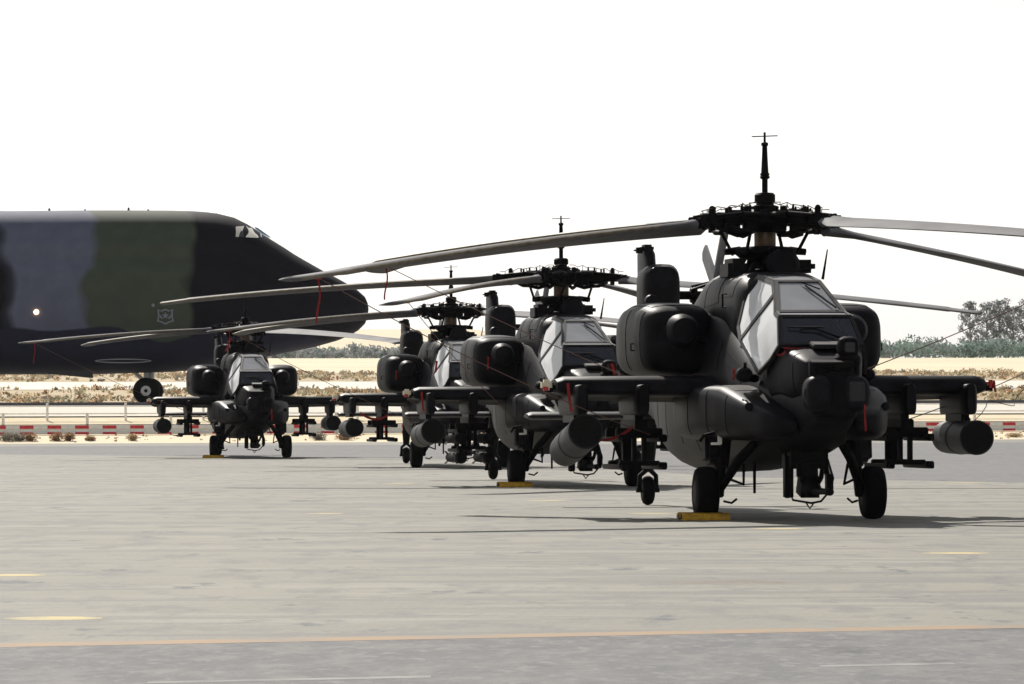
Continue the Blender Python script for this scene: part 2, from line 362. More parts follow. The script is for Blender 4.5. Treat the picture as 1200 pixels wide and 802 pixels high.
    names = ['windshield', 'roof_pane', 'windshield', 'roof_pane']; insets = [.030, .03, .045, .05]
    for s in (-1, 1):
        facets.append([pt(k, s) for k in ('A', 'B', 'Cc', 'Pt', 'Q', 'S', 'Fp')]); names.append('side_window'); insets.append(.038)
        facets.append([pt(k, s) for k in ('Pt', 'D', 'E', 'M', 'Hh', 'Q')]); names.append('side_window'); insets.append(.05)
    frame_mb = MB(); panes = []
    for fc, nm, ins in zip(facets, names, insets):
        bm = bmesh.new(); vs = [bm.verts.new(p) for p in fc]; f = bm.faces.new(vs); f.normal_update()
        mid = f.calc_center_median(); ref = Vector((1.9, 0, 2.0))
        if f.normal.dot(mid - ref) < 0: f.normal_flip()
        nrm = f.normal.copy()
        bmesh.ops.inset_individual(bm, faces=[f], thickness=ins, use_even_offset=True)
        pane = [v.co.copy() for v in f.verts]
        for g in bm.faces:
            if g is f: continue
            q = [v.co.copy() for v in g.verts]
            o_, i_ = [p + nrm * .014 for p in q], [p - nrm * .03 for p in q]
            frame_mb.add(o_ + i_, [(0, 1, 2, 3), (7, 6, 5, 4), (0, 4, 5, 1), (1, 5, 6, 2), (2, 6, 7, 3), (3, 7, 4, 0)])
        bm.free()
        c = sum(pane, Vector()) / len(pane)
        panes.append((nm, [p + (p - c).normalized() * .01 for p in pane], nrm, c))
    cn = frame_mb.build('canopy_frame', 'frame', H, smooth=0)
    for nm, q, nrm, c in panes:
        m = MB(); k = len(q); top = [p - nrm * .002 for p in q]; 
        cc = c + nrm * (.004 if nm != 'side_window' else .045)
        vs = top + [cc - nrm * .002]
        m.add(vs, [(i, (i + 1) % k, k) for i in range(k)])
        m.build(nm, 'side_glass' if nm == 'side_window' else ('front_glass' if c.x > 3.3 else 'canopy_glass'), cn, smooth=60)
    # wiper on the front windshield and on the upper one
    MB().tube([(3.60, .30, 2.09), (3.46, -.05, 2.225), (3.46, -.22, 2.215)], .012, 6).tube([(3.47, .05, 2.24), (3.43, -.36, 2.245)], .009, 6).build('wiper', 'mech', cn)
    MB().tube([(2.90, .31, 2.475), (2.30, .06, 2.745)], .011, 6).tube([(2.42, .21, 2.70), (2.20, .02, 2.79)], .009, 6).build('wiper', 'mech', cn)
    # cockpit: tub, coaming, seats and bulkhead
    MB().box((2.2, 0, 1.72), (2.3, .95, .30)).box((3.2, 0, 1.92), (.35, .72, .26)).box((2.42, 0, 2.22), (.30, .62, .46)).box((1.02, 0, 2.45), (.08, .74, .84)).build('cockpit_tub', 'cockpit', H, bevel=.03)
    for x, z in ((2.62, 1.98), (1.42, 2.32)):
        st = MB().box((x, 0, z), (.12, .46, .62), (0, R(-12), 0)).box((x + .24, 0, z - .28), (.46, .46, .12)).build('seat', 'seat', H, bevel=.03)
        MB().box((x - .08, 0, z + .36), (.10, .24, .16), (0, R(-12), 0)).build('headrest', 'seat', st, bevel=.03)
    # --- mast fairing (doghouse)
    tab = [(1.48, 2.42, .38, .32, .5), (1.36, 2.45, .50, .40, .6), (1.10, 2.48, .56, .42, .6), (.95, 2.50, .56, .44, .6), (.5, 2.50, .57, .45, .7), (-.2, 2.45, .60, .55, .7), (-1.2, 2.4, .60, .58, .7), (-2.2, 2.3, .54, .50, .6), (-3.2, 2.1, .42, .38, .5), (-4.0, 1.9, .28, .25, .4)]
    rings = [sring(x, 0, zc, hw, ht, 3.2, 28, hb, 3) for x, zc, hw, ht, hb in tab]
    dh = MB().loft(rings).build('mast_fairing', 'hull', H, smooth=50)
    dtab = tab
    def dring(x):
        zc, hw, ht, hb = lerp_tab(dtab, x); return sring(x, 0, zc, hw, ht, 3.2, 28, hb, 3)
    for f0, f1, x0, x1 in ((.37, .47, .15, .9), (.37, .48, -.75, .05), (.37, .48, -1.7, -.85), (.03, .13, .15, .9), (.02, .13, -.75, .05)):
        skin_patch(dring, x0, x1, f0, f1).build('fairing_panel', 'hull', dh, smooth=40)
    MB().tube([(.62, -.585, 2.52), (.62, -.63, 2.52), (.62, -.63, 2.68), (.62, -.575, 2.68)], .012, 6).build('grab_handle', 'mech', dh)
    MB().box((-.1, -.36, 2.98), (.7, .26, .28)).build('fairing_hump', 'hull', dh, bevel=.06)
    MB().box((.15, .30, 3.02), (.5, .5, .16)).build('fairing_hump', 'hull', dh, bevel=.05)
    MB().lathe([(0, .15), (.05, .20), (.30, .20), (.36, .14)], (.30, .12, 3.02), 'X', 18).build('oil_cooler', 'hull', dh)
    MB().tube([(.45, .62, 2.86), (.45, .68, 3.22)], [.02, .008], 6).build('antenna', 'mech', dh)
    for sy in (-1, 1):
        m = MB(); m.tube([(.50, sy * .30, 2.85), (.35, sy * .20, 3.03), (.05, 0, 3.12)], .035, 8); m.tube([(-.5, sy * .4, 2.7), (-.25, sy * .2, 3.16)], .04, 8)
        m.build('mast_support', 'mech', H)
    # --- engine nacelles
    for sy in (-1, 1):
        tab = [(-.02, 1.02, 2.13, .26, .25), (-.08, 1.02, 2.13, .36, .34), (-.20, 1.03, 2.14, .43, .40), (-.5, 1.04, 2.15, .465, .435), (-1.1, 1.05, 2.15, .475, .45), (-1.7, 1.05, 2.15, .475, .45), (-2.3, 1.04, 2.14, .43, .42), (-2.75, 1.03, 2.13, .34, .33), (-2.9, 1.02, 2.13, .26, .26)]
        rings = [sring(x, sy * yc, zc, hw, hh, 3.6, 32) for x, yc, zc, hw, hh in tab]
        nac = MB().loft(rings).build('engine_nacelle', 'hull', H, smooth=45)
        MB().lathe([(.3, .20), (.72, .205), (.86, .195), (.94, .15), (.975, .07), (.98, .01)], (-.68, sy * 1.03, 2.25), 'X', 24).build('nose_gearbox', 'hull', nac)
        MB().tube([(.0, sy * .88, 2.16), (-.04, sy * .5, 2.06)], .05, 10).build('drive_shaft', 'mech', nac)
        m = MB()
        for q in (-1, 0, 1): m.tube([(-2.75, sy * (1.02 + .03 * q), 2.13 + .2 * q), (-3.1, sy * (1.02 + .02 * q), 2.13 + .17 * q), (-3.35, sy * (1.12 + .02 * q), 2.16 + .17 * q)], [.14, .13, .11], 10)
        m.build('exhaust', 'mech', nac)
        ntab = tab
        def nring(x):
            yc, zc, hw, hh = lerp_tab(ntab, x); return sring(x, sy * yc, zc, hw, hh, 3.6, 32)
        for x0, x1 in ((-1.10, -.34), (-1.95, -1.17)):
            f0, f1 = (.38, .62) if sy < 0 else (.12, -.12)
            skin_patch(nring, x0, x1, f0, f1, .008).build('cowling_door', 'hull', nac, smooth=40)
            skin_patch(nring, x0, x1, .17, .33, .008).build('cowling_lid', 'hull', nac, smooth=40)
        MB().tube([(-.6, sy * 1.50, 2.02), (-.6, sy * 1.55, 2.02), (-.6, sy * 1.55, 2.1), (-.6, sy * 1.50, 2.1)], .01, 6).build('latch', 'mech', nac)
    # --- stub wings with stores
    for sy in (-1, 1):
        def sec(y, xle, xte, z, t, e=1.0):
            up = [(0, -.25), (.0, .05), (.03, .28), (.10, .44), (.22, .50), (.40, .46), (.62, .32), (.70, .24), (.85, -.15), (1.0, -.62)]
            dn = [(1.0, -.72), (.86, -.46), (.70, -.34), (.60, -.40), (.40, -.48), (.2, -.50), (.08, -.45), (.02, -.36)]
            return [(xle - q * (xle - xte), y * sy, z + v * t * e) for q, v in up + dn]
        wg = MB().loft([sec(.45, .70, -.85, 1.575, .27), sec(1.6, .63, -.72, 1.58, .25), sec(2.52, .57, -.60, 1.585, .23), sec(2.61, .50, -.54, 1.585, .23, .7)]).build('stub_wing', 'hull', H, smooth=40)
        MB().box((.22, sy * 2.68, 1.57), (.26, .16, .11)).build('light_housing', 'hull_dull', wg, bevel=.03)
        if sy < 0:
            nl = MB().box((.33, sy * 2.72, 1.60), (.14, .13, .13)).build('navigation_light', 'white_lens', wg, bevel=.03)
            MB().box((.40, sy * 2.74, 1.555), (.03, .07, .05)).build('lens', 'red_lens', wg, bevel=.01)
        else:
            MB().box((.33, sy * 2.70, 1.60), (.12, .10, .10)).build('navigation_light', 'red_lens', wg, bevel=.03)
        for yy, drop in ((2.36, .33), (1.62, .33)):
            rings = [sring(x, sy * yy, 1.40, w, .20, 4, 16, .17) for x, w in ((.82, .05), (.78, .075), (.5, .085), (-.6, .085), (-.85, .04))]
            MB().loft(rings).box((0, sy * yy, 1.20), (.9, .10, .10)).build('store_pylon', 'hull', H, smooth=45)
    # rocket pods
    for sy in (-1, 1):
        o_ = empty_mesh_pod(H, sy)
    # missile launchers on the inner pylons
    for sy in (-1, 1):
        y = sy * 1.62
        ml = MB().box((.05, y, 1.10), (1.15, .15, .16)).box((.45, y, 1.02), (.10, .56, .12)).box((-.35, y, 1.02), (.10, .56, .12)).box((.45, y - .06, .84), (.10, .055, .34)).box((.45, y + .06, .84), (.10, .055, .34)).box((-.35, y, .84), (.10, .16, .34)).box((.45, y, .66), (.12, .50, .06)).box((-.35, y, .66), (.12, .50, .06)).build('missile_launcher', 'mech', H, bevel=.012)
        for dy in (-.24, .24):
            for z in (.945, .615):
                MB().box((.08, y + dy, z), (1.55, .07, .06)).box((.72, y + dy, z + .02), (.12, .10, .08)).build('launch_rail', 'mech', ml, bevel=.01)
    # --- main landing gear
    for sy in (-1, 1):
        g = MB().tube([(2.15, sy * .50, .92), (1.95, sy * .66, .72), (1.62, sy * .84, .36), (1.55, sy * .86, .31)], [.055, .06, .05, .05], 10)
        g.tube([(1.56, sy * .84, .28), (1.54, sy * .81, .66)], [.055, .06], 10).tube([(1.54, sy * .81, .62), (1.46, sy * .76, 1.05)], [.085, .095], 12)
        g.tube([(1.55, sy * .80, .31), (1.55, sy * 1.10, .31)], .05, 10)
        g.tube([(1.75, sy * .80, .50), (1.85, sy * .60, .42), (1.98, sy * .62, .66)], .018, 6).tube([(1.64, sy * .80, .22), (1.72, sy * .72, .20), (1.74, sy * .66, .25)], .014, 6)
        gear = g.build('landing_gear', 'mech', H)
        MB().box((1.40, sy * .90, .84), (.34, .20, .36), (0, R(-8), 0)).build('gear_fairing', 'hull', gear, bevel=.05)
        yc = sy * 1.0; prof = [(-.125, .17), (-.128, .24), (-.118, .28), (-.085, .307), (-.03, .315), (.03, .315), (.085, .307), (.118, .28), (.128, .24), (.125, .17)]
        MB().lathe(prof, (1.55, yc, .315), 'Y', 32).build('tyre', 'tyre', gear, smooth=50)
        MB().lathe([(-.13, .05), (-.135, .12), (-.12, .165), (.12, .165), (.135, .12), (.13, .05)], (1.55, yc, .315), 'Y', 24).build('wheel_rim', 'mech', gear)
    # --- tail wheel
    tw = MB().tube([(-8.75, 0, 1.3), (-8.98, 0, .72), (-9.02, 0, .46)], [.11, .10, .075], 10).tube([(-9.0, 0, .50), (-9.04, -.11, .40), (-9.05, -.12, .2)], .035, 8).tube([(-9.0, 0, .50), (-9.04, .11, .40), (-9.05, .12, .2)], .035, 8).tube([(-9.05, -.16, .2), (-9.05, .16, .2)], .03, 8).build('tail_gear', 'mech', H)
    MB().lathe([(-.075, .08), (-.08, .14), (-.06, .18), (-.02, .20), (.02, .20), (.06, .18), (.08, .14), (.075, .08)], (-9.05, 0, .20), 'Y', 24).build('tyre', 'tyre', tw, smooth=50)
    # --- tail fin, gearbox, stabilator, tail rotor
    fin = MB(); rings = []
    for z, xl, xt, w in ((1.35, -7.9, -9.45, .14), (2.0, -8.15, -9.45, .125), (2.8, -8.45, -9.5, .11), (3.42, -8.70, -9.55, .10), (3.53, -8.82, -9.55, .06)):
        ring = []
        for k in range(20):
            a = 2 * PI * k / 20; ring.append(((xl + xt) / 2 + (xl - xt) / 2 * cos(a), w * math.copysign(abs(sin(a)) ** .8, sin(a)), z))
        rings.append(ring)
    fino = fin.loft(rings).build('tail_fin', 'hull', H, smooth=50)
    MB().box((-8.95, -.02, 3.50), (.30, .16, .10)).box((-8.85, -.14, 3.47), (.16, .14, .08)).build('fin_cap', 'hull', fino, bevel=.03)
    rings = [sring(x, .12, 2.92, w, h, 3.4, 24, .45) for x, w, h in ((-8.35, .12, .20), (-8.42, .22, .32), (-8.6, .26, .36), (-9.1, .26, .36), (-9.4, .2, .3), (-9.5, .1, .2))]
    gb = MB().loft(rings).build('tail_gearbox', 'hull', H, smooth=45)
    MB().lathe([(0, .10), (.08, .09), (.11, .04)], (-8.33, -.06, 2.76), 'X', 14).build('gearbox_cap', 'hull', gb)
    st = MB(); rings = []
    for y in (-1.70, -1.64, -.9, 0, .9, 1.64, 1.70):
        e = .5 if abs(y) > 1.69 else 1; ch = (.50 + .12 * (1.7 - abs(y)) / 1.7) ; t = .055 * e; ring = []
        for k in range(16):
            a = 2 * PI * k / 16; ring.append((-8.85 + ch * .55 * cos(a) * (.9 if e < 1 else 1), y, 1.22 + t * sin(a)))
        rings.append(ring)
    st.loft(rings).build('stabilator', 'hull', H, smooth=50)
    tr = MB().tube([(-8.95, .42, 2.86), (-8.95, .98, 2.86)], .06, 12).lathe([(0, .15), (.04, .17), (.09, .17), (.12, .1)], (-8.95, .86, 2.86), 'Y', 18).lathe([(0, .10), (.05, .12), (.09, .10)], (-8.95, .58, 2.86), 'Y', 16)
    for a in (40, 95, 220, 275): tr.tube([(-8.95 + .12 * cos(R(a)), .60, 2.86 + .12 * sin(R(a))), (-8.95 + .20 * cos(R(a + 20)), .88, 2.86 + .20 * sin(R(a + 20)))], .02, 6)
    tro = tr.build('tail_rotor', 'mech', H)
    for a, off in ((42, .90), (222, .90), (152, .98), (332, .98)):
        m = MB(); rings = []
        for r_, ch, t in ((.15, .06, .05), (.35, .07, .04), (.45, .125, .022), (1.30, .125, .018), (1.40, .08, .012)):
            ring = []
            for k in range(10):
                q = 2 * PI * k / 10; ring.append((r_, t * sin(q), ch * cos(q)))
            rings.append(ring)
        b_ = m.loft(rings).build('tail_rotor_blade', 'blade', tro, smooth=50)
        b_.location = (-8.95, off, 2.86); b_.rotation_euler = (R(12), -R(a), 0); b_.rotation_mode = 'XYZ'
    # --- sight turret under the nose
    tt = MB().lathe([(1.18, .20), (1.22, .26), (1.40, .28), (1.62, .26), (1.72, .18)], (4.28, .02, 0), 'Z', 24).box((4.38, .02, 1.46), (.26, .16, .42)).build('sight_turret', 'hull_dull', H, bevel=.02)
    for yy, w in ((-.20, .155), (.22, .17)):
        rings = [sring(x, yy, 1.48, w * q, .20 * q, 2.7, 24, .21 * q) for x, q in ((4.12, .6), (4.16, .88), (4.28, 1), (4.46, 1), (4.53, .93), (4.575, .75), (4.59, .4))]
        lobe = MB().loft(rings).build('sight_drum', 'hull', tt, smooth=50)
        MB().lathe([(4.44, w * 1.02), (4.45, w * 1.06), (4.47, w * 1.06), (4.48, w * 1.02)], (0, yy, 1.48), 'X', 24).build('drum_band', 'mech', lobe)
        if yy > 0: MB().box((4.585, yy, 1.50), (.03, .18, .22)).build('sight_window', 'optic', lobe, bevel=.01)
    # night vision turret on top of the nose
    nv = MB().lathe([(1.80, .15), (1.88, .16), (1.93, .12)], (4.16, .19, 0), 'Z', 20).lathe([(-.12, .05), (-.10, .10), (-.05, .125), (.05, .125), (.10, .10), (.12, .05)], (4.20, .19, 2.0), 'Y', 20).build('night_sensor', 'hull_dull', H)
    MB().box((4.32, .19, 2.0), (.03, .12, .11)).build('sensor_window', 'optic', nv, bevel=.01)
    # opening under the nose lip with its inner shelf
    lip = MB().box((4.30, -.02, 1.835), (.22, .50, .03), (0, R(10), 0)).box((4.33, .0, 1.685), (.14, .56, .03)).box((4.34, -.27, 1.76), (.10, .03, .16)).box((4.34, .27, 1.76), (.10, .03, .16)).build('nose_lip', 'hull', H, bevel=.01)
    MB().box((4.305, -.01, 1.76), (.06, .51, .14)).build('hollow_shade', 'pod_hole', lip)  # near-black box puts the shade of the hollow into its colour
    MB().tube([(4.36, -.20, 1.71), (4.37, -.10, 1.77), (4.36, .04, 1.73), (4.37, .20, 1.78)], .012, 6).tube([(4.35, -.12, 1.70), (4.36, .0, 1.80)], .015, 6).build('cable', 'mech', lip)
    MB().box((4.345, -.16, 1.74), (.05, .10, .09)).build('junction_box', 'hull_dull', lip, bevel=.008)
    MB().box((4.345, .12, 1.735), (.05, .14, .07)).build('junction_box', 'hull_dull', lip, bevel=.008)
    # --- chain gun
    gun = MB().box((2.55, 0, .72), (.60, .44, .22)).box((2.75, 0, .50), (.34, .22, .40), (0, R(10), 0), .75)
    gun.tube([(2.55, -.20, .80), (2.62, -.22, .40), (2.66, -.22, .28)], .045, 8).tube([(2.55, .20, .80), (2.70, .26, .45), (2.80, .24, .34)], .035, 8)
    gun.lathe([(-.3, .06), (.0, .10), (.45, .10), (.55, .06)], (2.6, 0, .38), 'X', 14)
    gun.tube([(2.8, -.22, .33), (2.92, -.21, .25), (2.95, .0, .215), (2.92, .12, .235), (2.85, .24, .36)], .014, 6).tube([(2.94, -.06, .22), (2.96, -.02, .15), (2.95, .03, .22)], .012, 6)
    gun.box((2.62, -.21, .52), (.14, .10, .48)).box((2.74, .25, .46), (.12, .08, .18))
    gun.lathe([(.80, .30), (.84, .34), (.90, .34), (.92, .30)], (2.55, 0, 0), 'Z', 20)
    gun.tube([(2.45, .12, .82), (2.60, .20, .62), (2.86, .13, .50), (2.95, .06, .42)], .03, 8).tube([(2.80, -.10, .62), (2.98, -.12, .48), (2.96, -.06, .34)], .02, 6).tube([(2.86, .24, .34), (2.88, .27, .50), (2.80, .22, .72)], .016, 6)
    gun.box((2.92, .02, .44), (.12, .16, .14), (0, R(20), 0)).box((2.90, -.13, .60), (.08, .06, .16))
    go = gun.build('chain_gun', 'mech', H, bevel=.01)
    MB().lathe([(0, .045), (.5, .04), (.95, .032), (.96, .045), (1.10, .045), (1.11, .018)], (3.0, 0, .36), 'X', 12).build('barrel', 'mech', go)
    # --- side pods and little things
    m = MB().lathe([(0, .03), (.03, .085), (.22, .09), (.28, .06)], (2.55, -.74, 1.70), 'X', 14).tube([(2.4, -.55, 1.66), (2.62, -.72, 1.68)], .05, 8).tube([(2.75, -.74, 1.72), (2.78, -.74, 1.84)], .02, 6)
    m.build('search_light', 'hull_dull', H)
    m = MB().lathe([(0, .03), (.03, .07), (.22, .075), (.28, .05)], (2.55, .72, 1.70), 'X', 14).tube([(2.4, .55, 1.66), (2.62, .70, 1.68)], .05, 8); m.build('search_light', 'hull_dull', H)
    MB().box((1.98, -.905, .985), (.03, .05, .19)).box((1.98, -.95, .90), (.03, .12, .03)).build('foot_step', 'bright_metal', H, bevel=.006)
    MB().tube([(.9, -.30, .75), (.9, -.30, .30)], [.022, .016], 8).build('belly_antenna', 'mech', H)
    MB().tube([(-2.9, .1, .62), (-3.1, .1, .5), (-3.3, .12, .48)], .03, 6).build('belly_step', 'mech', H)
    MB().tube([(3.55, .30, .92), (3.62, .38, .66)], [.022, .01], 6).build('pitot_probe', 'mech', H)
    MB().tube([(2.05, -.98, 1.03), (2.15, -1.12, 1.00), (2.1, -1.16, .93)], .02, 6).build('hook', 'mech', H)
    # --- mast, swashplate and air data sensor
    ms = MB().lathe([(3.00, .24), (3.10, .22), (3.12, .16), (3.22, .13), (3.50, .125), (3.52, .2)], (0, 0, 0), 'Z', 24).build('mast', 'mech', H)
    MB().lathe([(3.24, .126), (3.27, .131), (3.42, .131), (3.44, .126)], (0, 0, 0), 'Z', 24).build('mast_sleeve', 'steel', ms)
    sw = MB().lathe([(3.10, .20), (3.12, .30), (3.17, .36), (3.20, .38), (3.24, .38), (3.26, .30), (3.27, .14)], (0, 0, 0), 'Z', 28)
    for a in range(4):
        q = R(a * 90); sw.tube([(.30 * cos(q), .30 * sin(q), 3.22), (.50 * cos(q), .50 * sin(q), 3.20)], [.05, .04], 8)
    for sy in (-1, 1): sw.lathe([(-.08, .04), (-.05, .07), (.05, .07), (.08, .04)], (.05, sy * .36, 3.04), 'Z', 12)
    sw.build('swashplate', 'mech', H)
    MB().lathe([(3.74, .16), (3.80, .17), (3.82, .11), (3.85, .10), (3.86, .125), (3.94, .125), (3.965, .10), (3.97, .035), (4.13, .035), (4.135, .05), (4.16, .065), (4.17, .05), (4.19, .06), (4.21, .045), (4.40, .035), (4.53, .03), (4.535, .042), (4.57, .042), (4.58, .015), (4.67, .013), (4.69, .016), (4.70, .005)], (0, 0, -.05), 'Z', 18).tube([(-.02, -.155, 4.595), (.02, .155, 4.605)], .007, 6).build('air_data_sensor', 'mech', H)
    # --- rotor hub with four arms
    hub = MB().lathe([(3.50, .18), (3.55, .26), (3.60, .30), (3.70, .30), (3.75, .22), (3.78, .12)], (0, 0, -.05), 'Z', 24)
    for a in range(8): hub.lathe([(3.70, .04), (3.80, .04), (3.81, .02)], (.24 * cos(a * PI / 4 + .2), .24 * sin(a * PI / 4 + .2), -.05), 'Z', 8)
    hubo = hub.build('rotor_hub', 'mech', H)
    rnd = random.Random(5)
    for slot in range(4):
        m = MB()
        m.box((.50, 0, -.01), (.62, .24, .10)).box((.48, 0, .07), (.24, .16, .08)).box((.86, 0, -.01), (.24, .17, .14)).box((1.02, 0, .0), (.10, .24, .10)).box((.62, 0, -.08), (.30, .10, .08))
        for sy in (-1, 1):
            m.tube([(.30, sy * .19, .04), (.60, sy * .21, .05)], .042, 10).tube([(.62, sy * .22, .06), (.98, sy * .16, .03)], .028, 8)
            m.box((.42, sy * .17, -.10), (.20, .06, .10))
        for k in range(5):
            xx = .26 + rnd.uniform(.10, .17) * k + rnd.uniform(0, .05); m.lathe([(.06, .018), (.12 + .04 * rnd.random(), .018), (.14 + .04 * rnd.random(), .009)], (xx, rnd.uniform(-.10, .10), .0), 'Z', 6)
        m.lathe([(-.14, .04), (.13, .04), (.16, .02)], (.90, 0, 0), 'Z', 10)
        # pitch horn, link and droop stop
        m.tube([(.78, .10, -.08), (.62, .22, -.15), (.50, .25, -.16)], [.04, .035, .03], 8).tube([(.24, -.05, -.14), (.42, -.06, -.19), (.60, -.05, -.15)], [.03, .035, .03], 6)
        m.tube([(.50, .25, -.14), (.44, .10, -.43)], .022, 8).lathe([(-.03, .02), (0, .035), (.03, .02)], (.50, .25, -.15), 'Z', 8)
        arm = m.build('rotor_arm', 'mech', hubo, bevel=.012); arm.location = (0, 0, HUB_Z); arm['blade_slot'] = slot
        w = MB(); pts = []
        for k in range(13):
            q = k / 12; pts.append((.14 + .95 * q, .05 * sin(k * 2.1), .20 - .10 * q + .02 * sin(k * 2.6)))
        w.tube(pts, .006, 5)
        for k in (3, 6, 9, 11): w.tube([(pts[k][0], pts[k][1], .06), pts[k]], .006, 5)
        wo_ = w.build('wire', 'wire', arm); 
    # --- main rotor blades: +X outwards, +Y leading edge
    for slot in range(4):
        m = MB(); rings = []; edge = []
        RS = [1.02, 1.10, 1.25, 1.45, 1.9] + [2.4 + .5 * k for k in range(9)] + [6.75, 6.78, 7.0, 7.2, 7.31, 7.33]
        for r_ in RS:
            q = min(1, max(0, (r_ - 1.02) / .45)); ch = .16 + (.535 - .16) * q * q * (3 - 2 * q); th = .10 + (.052 - .10) * q
            sweep = 0.0
            if r_ > 6.76: sweep = -(r_ - 6.76) * .40; ch *= 1 - .12 * (r_ - 6.76) / .57; th *= .8
            if r_ > 7.32: ch *= .8; th *= .4
            tw_ = R(9.0 - 10.5 * (r_ - 1) / 6.3); dz = -.30 * (r_ / 7.3) ** 2; ring = []
            for k in range(16):
                a = 2 * PI * k / 16; c_, s_ = cos(a), sin(a)
                yy = ch * (.25 - .5 + .5 * c_) + sweep; t_ = th * s_ * (.35 + .65 * ((c_ + 1) / 2) ** .6)
                if q >= 1: yy += 0
                ring.append((r_, yy * cos(tw_) - t_ * sin(tw_), dz + yy * sin(tw_) + t_ * cos(tw_)))
            rings.append(ring)
        m.loft(rings)
        n = 16; nr = len(RS)
        for i in range(nr - 1):                       # worn metal along the nose of the blade
            if RS[i] > 1.6:
                for j in (0, 15): m.mi[i * n + j] = 1
        bl = m.build('rotor_blade', ['blade', 'blade_edge'], H, smooth=40); bl.location = (0, 0, HUB_Z); bl['blade_slot'] = slot
        MB().box((1.12, 0, 0), (.16, .22, .12)).lathe([(-.08, .03), (.08, .03)], (1.12, .07, 0), 'Z', 8).lathe([(-.08, .03), (.08, .03)], (1.12, -.07, 0), 'Z', 8).build('blade_cuff', 'mech', bl, bevel=.01)
    return H

def empty_mesh_pod(H, sy):
    y, z = sy * 2.36, (.89 if sy < 0 else .955)
    m = MB()
    m.lathe([(-.62, .10), (-.58, .195), (-.3, .203), (1.06, .203), (1.07, .209), (1.10, .209), (1.105, .195)], (0, 0, 0), 'X', 36)
    m.lathe([(.20, .203), (.205, .209), (.28, .209), (.285, .203)], (0, 0, 0), 'X', 36)
    pod = m.build('rocket_pod', 'pod', H, smooth=40); pod.location = (0, y, z); pod['pod_side'] = sy
    MB().lathe([(1.0, .01), (1.106, .192), (1.107, .192), (1.108, .01)], (0, 0, 0), 'X', 32).build('pod_front', 'pod_hole', pod)
    spots = [(0, 0)] + [(.078 * cos(k * PI / 3), .078 * sin(k * PI / 3)) for k in range(6)] + [(.150 * cos(k * PI / 6 + .26), .150 * sin(k * PI / 6 + .26)) for k in range(12)]
    t = MB()
    for a, b in spots: t.lathe([(1.04, .034), (1.116, .034), (1.116, .028), (1.05, .027)], (0, a, b), 'X', 10)
    t.build('launch_tubes', 'mech', pod)['kind'] = 'stuff'
    MB().box((.35, 0, .215), (.5, .07, .05)).build('lug', 'mech', pod, bevel=.01)
    return pod

THETA = R(7.7); RZ = R(-90) + THETA
proto = helicopter()
HELIS = [  # x, distance, blade azimuths in the world (front-left, front-right, rear-right, rear-left), droop of each, label
    (3.06, 68.7, (223, 312, 43, 134), (4.0, 2.2, 5.7, 1.1), (8, 0), 'nearest and largest black attack helicopter, parked at the right with yellow chocks at its wheel'),
    (0.85, 98.0, (250, 348, 70, 165), (2.0, 3.0, 2.0, 0.8), (3, 0), 'second nearest black attack helicopter, with a bundle of missiles under its inner wing'),
    (-1.40, 131.0, (227, 317, 47, 137), (1.7, 1.6, 1.4, 1.2), (1, 0), 'black attack helicopter half hidden behind the second one, third in the row'),
    (-7.45, 159.0, (219.5, 309.5, 39.5, 134), (1.0, 1.2, 1.2, 0.7), (0, 0), 'farthest and smallest black attack helicopter, standing before the camouflaged transport aircraft'),
]
FEATHER = [(3, 1, 2, 8), (7, 2, 3, 2), (4, 2, 2, 3), (2, 6, 3, 2)]          # pitch each parked blade was left at
helis = []
for i, (hx, hd, az, fl, pitch, lab) in enumerate(HELIS):
    o = proto if i == 0 else copy_tree(proto)
    o.location = (hx, hd, .012); o.rotation_euler = (0, 0, RZ)
    tag(o, lab, 'helicopter', 'attack helicopters parked in a row')
    helis.append(o)
    todo = list(o.children)
    while todo:
        c = todo.pop(); todo += list(c.children)
        if 'blade_slot' in c.keys():
            s = c['blade_slot']; a = R(az[s]) - RZ
            if c.name.startswith('rotor_arm'): c.rotation_euler = (0, R(fl[s]) * .35, a)
            else: c.rotation_euler = (R(FEATHER[i][s]), R(fl[s]), a)
        if 'pod_side' in c.keys(): c.rotation_euler = (0, -R(pitch[0] if c['pod_side'] < 0 else pitch[1]), 0)
for o in bpy.data.objects:
    for k in ('blade_slot', 'pod_side'):
        if k in o.keys(): del o[k]

# missiles bundled under the inner wing of the second helicopter
for dy in (-.24, .24):
    for dz in (0, -.33):
        m = MB().lathe([(-.75, .05), (-.74, .085), (.62, .085), (.70, .08), (.78, .055), (.82, .02)], (0, 0, 0), 'X', 16)
        o = m.build('missile', 'hull_dull', helis[1]); o.location = (.15, -1.62 + dy, .82 + dz)
        for fx, fl_, fw in ((-.62, .22, .30), (.30, .14, .24)):
            for an in (45, -45): MB().box((fx, 0, 0), (fl_, fw, .012), (R(an), 0, 0)).build('fin', 'hull_dull', o)
        MB().lathe([(.50, .095), (.80, .10), (.86, .06)], (0, 0, 0), 'X', 14).build('seeker_cover', 'mech', o)

def world_pt(i, p):
    hx, hd = HELIS[i][0], HELIS[i][1]; v = Matrix.Rotation(RZ, 3, 'Z') @ Vector(p); return Vector((hx, hd, .012)) + v
def blade_pt(i, s, r_):
    a, f = R(HELIS[i][2][s]), R(HELIS[i][3][s]); z = -.30 * (r_ / 7.3) ** 2; y = -(max(0, r_ - 6.76)) * .4
    v = Euler((0, f, a)).to_matrix() @ Vector((r_, y - .05, z - .03)); return Vector((HELIS[i][0], HELIS[i][1], HUB_Z + .012)) + v
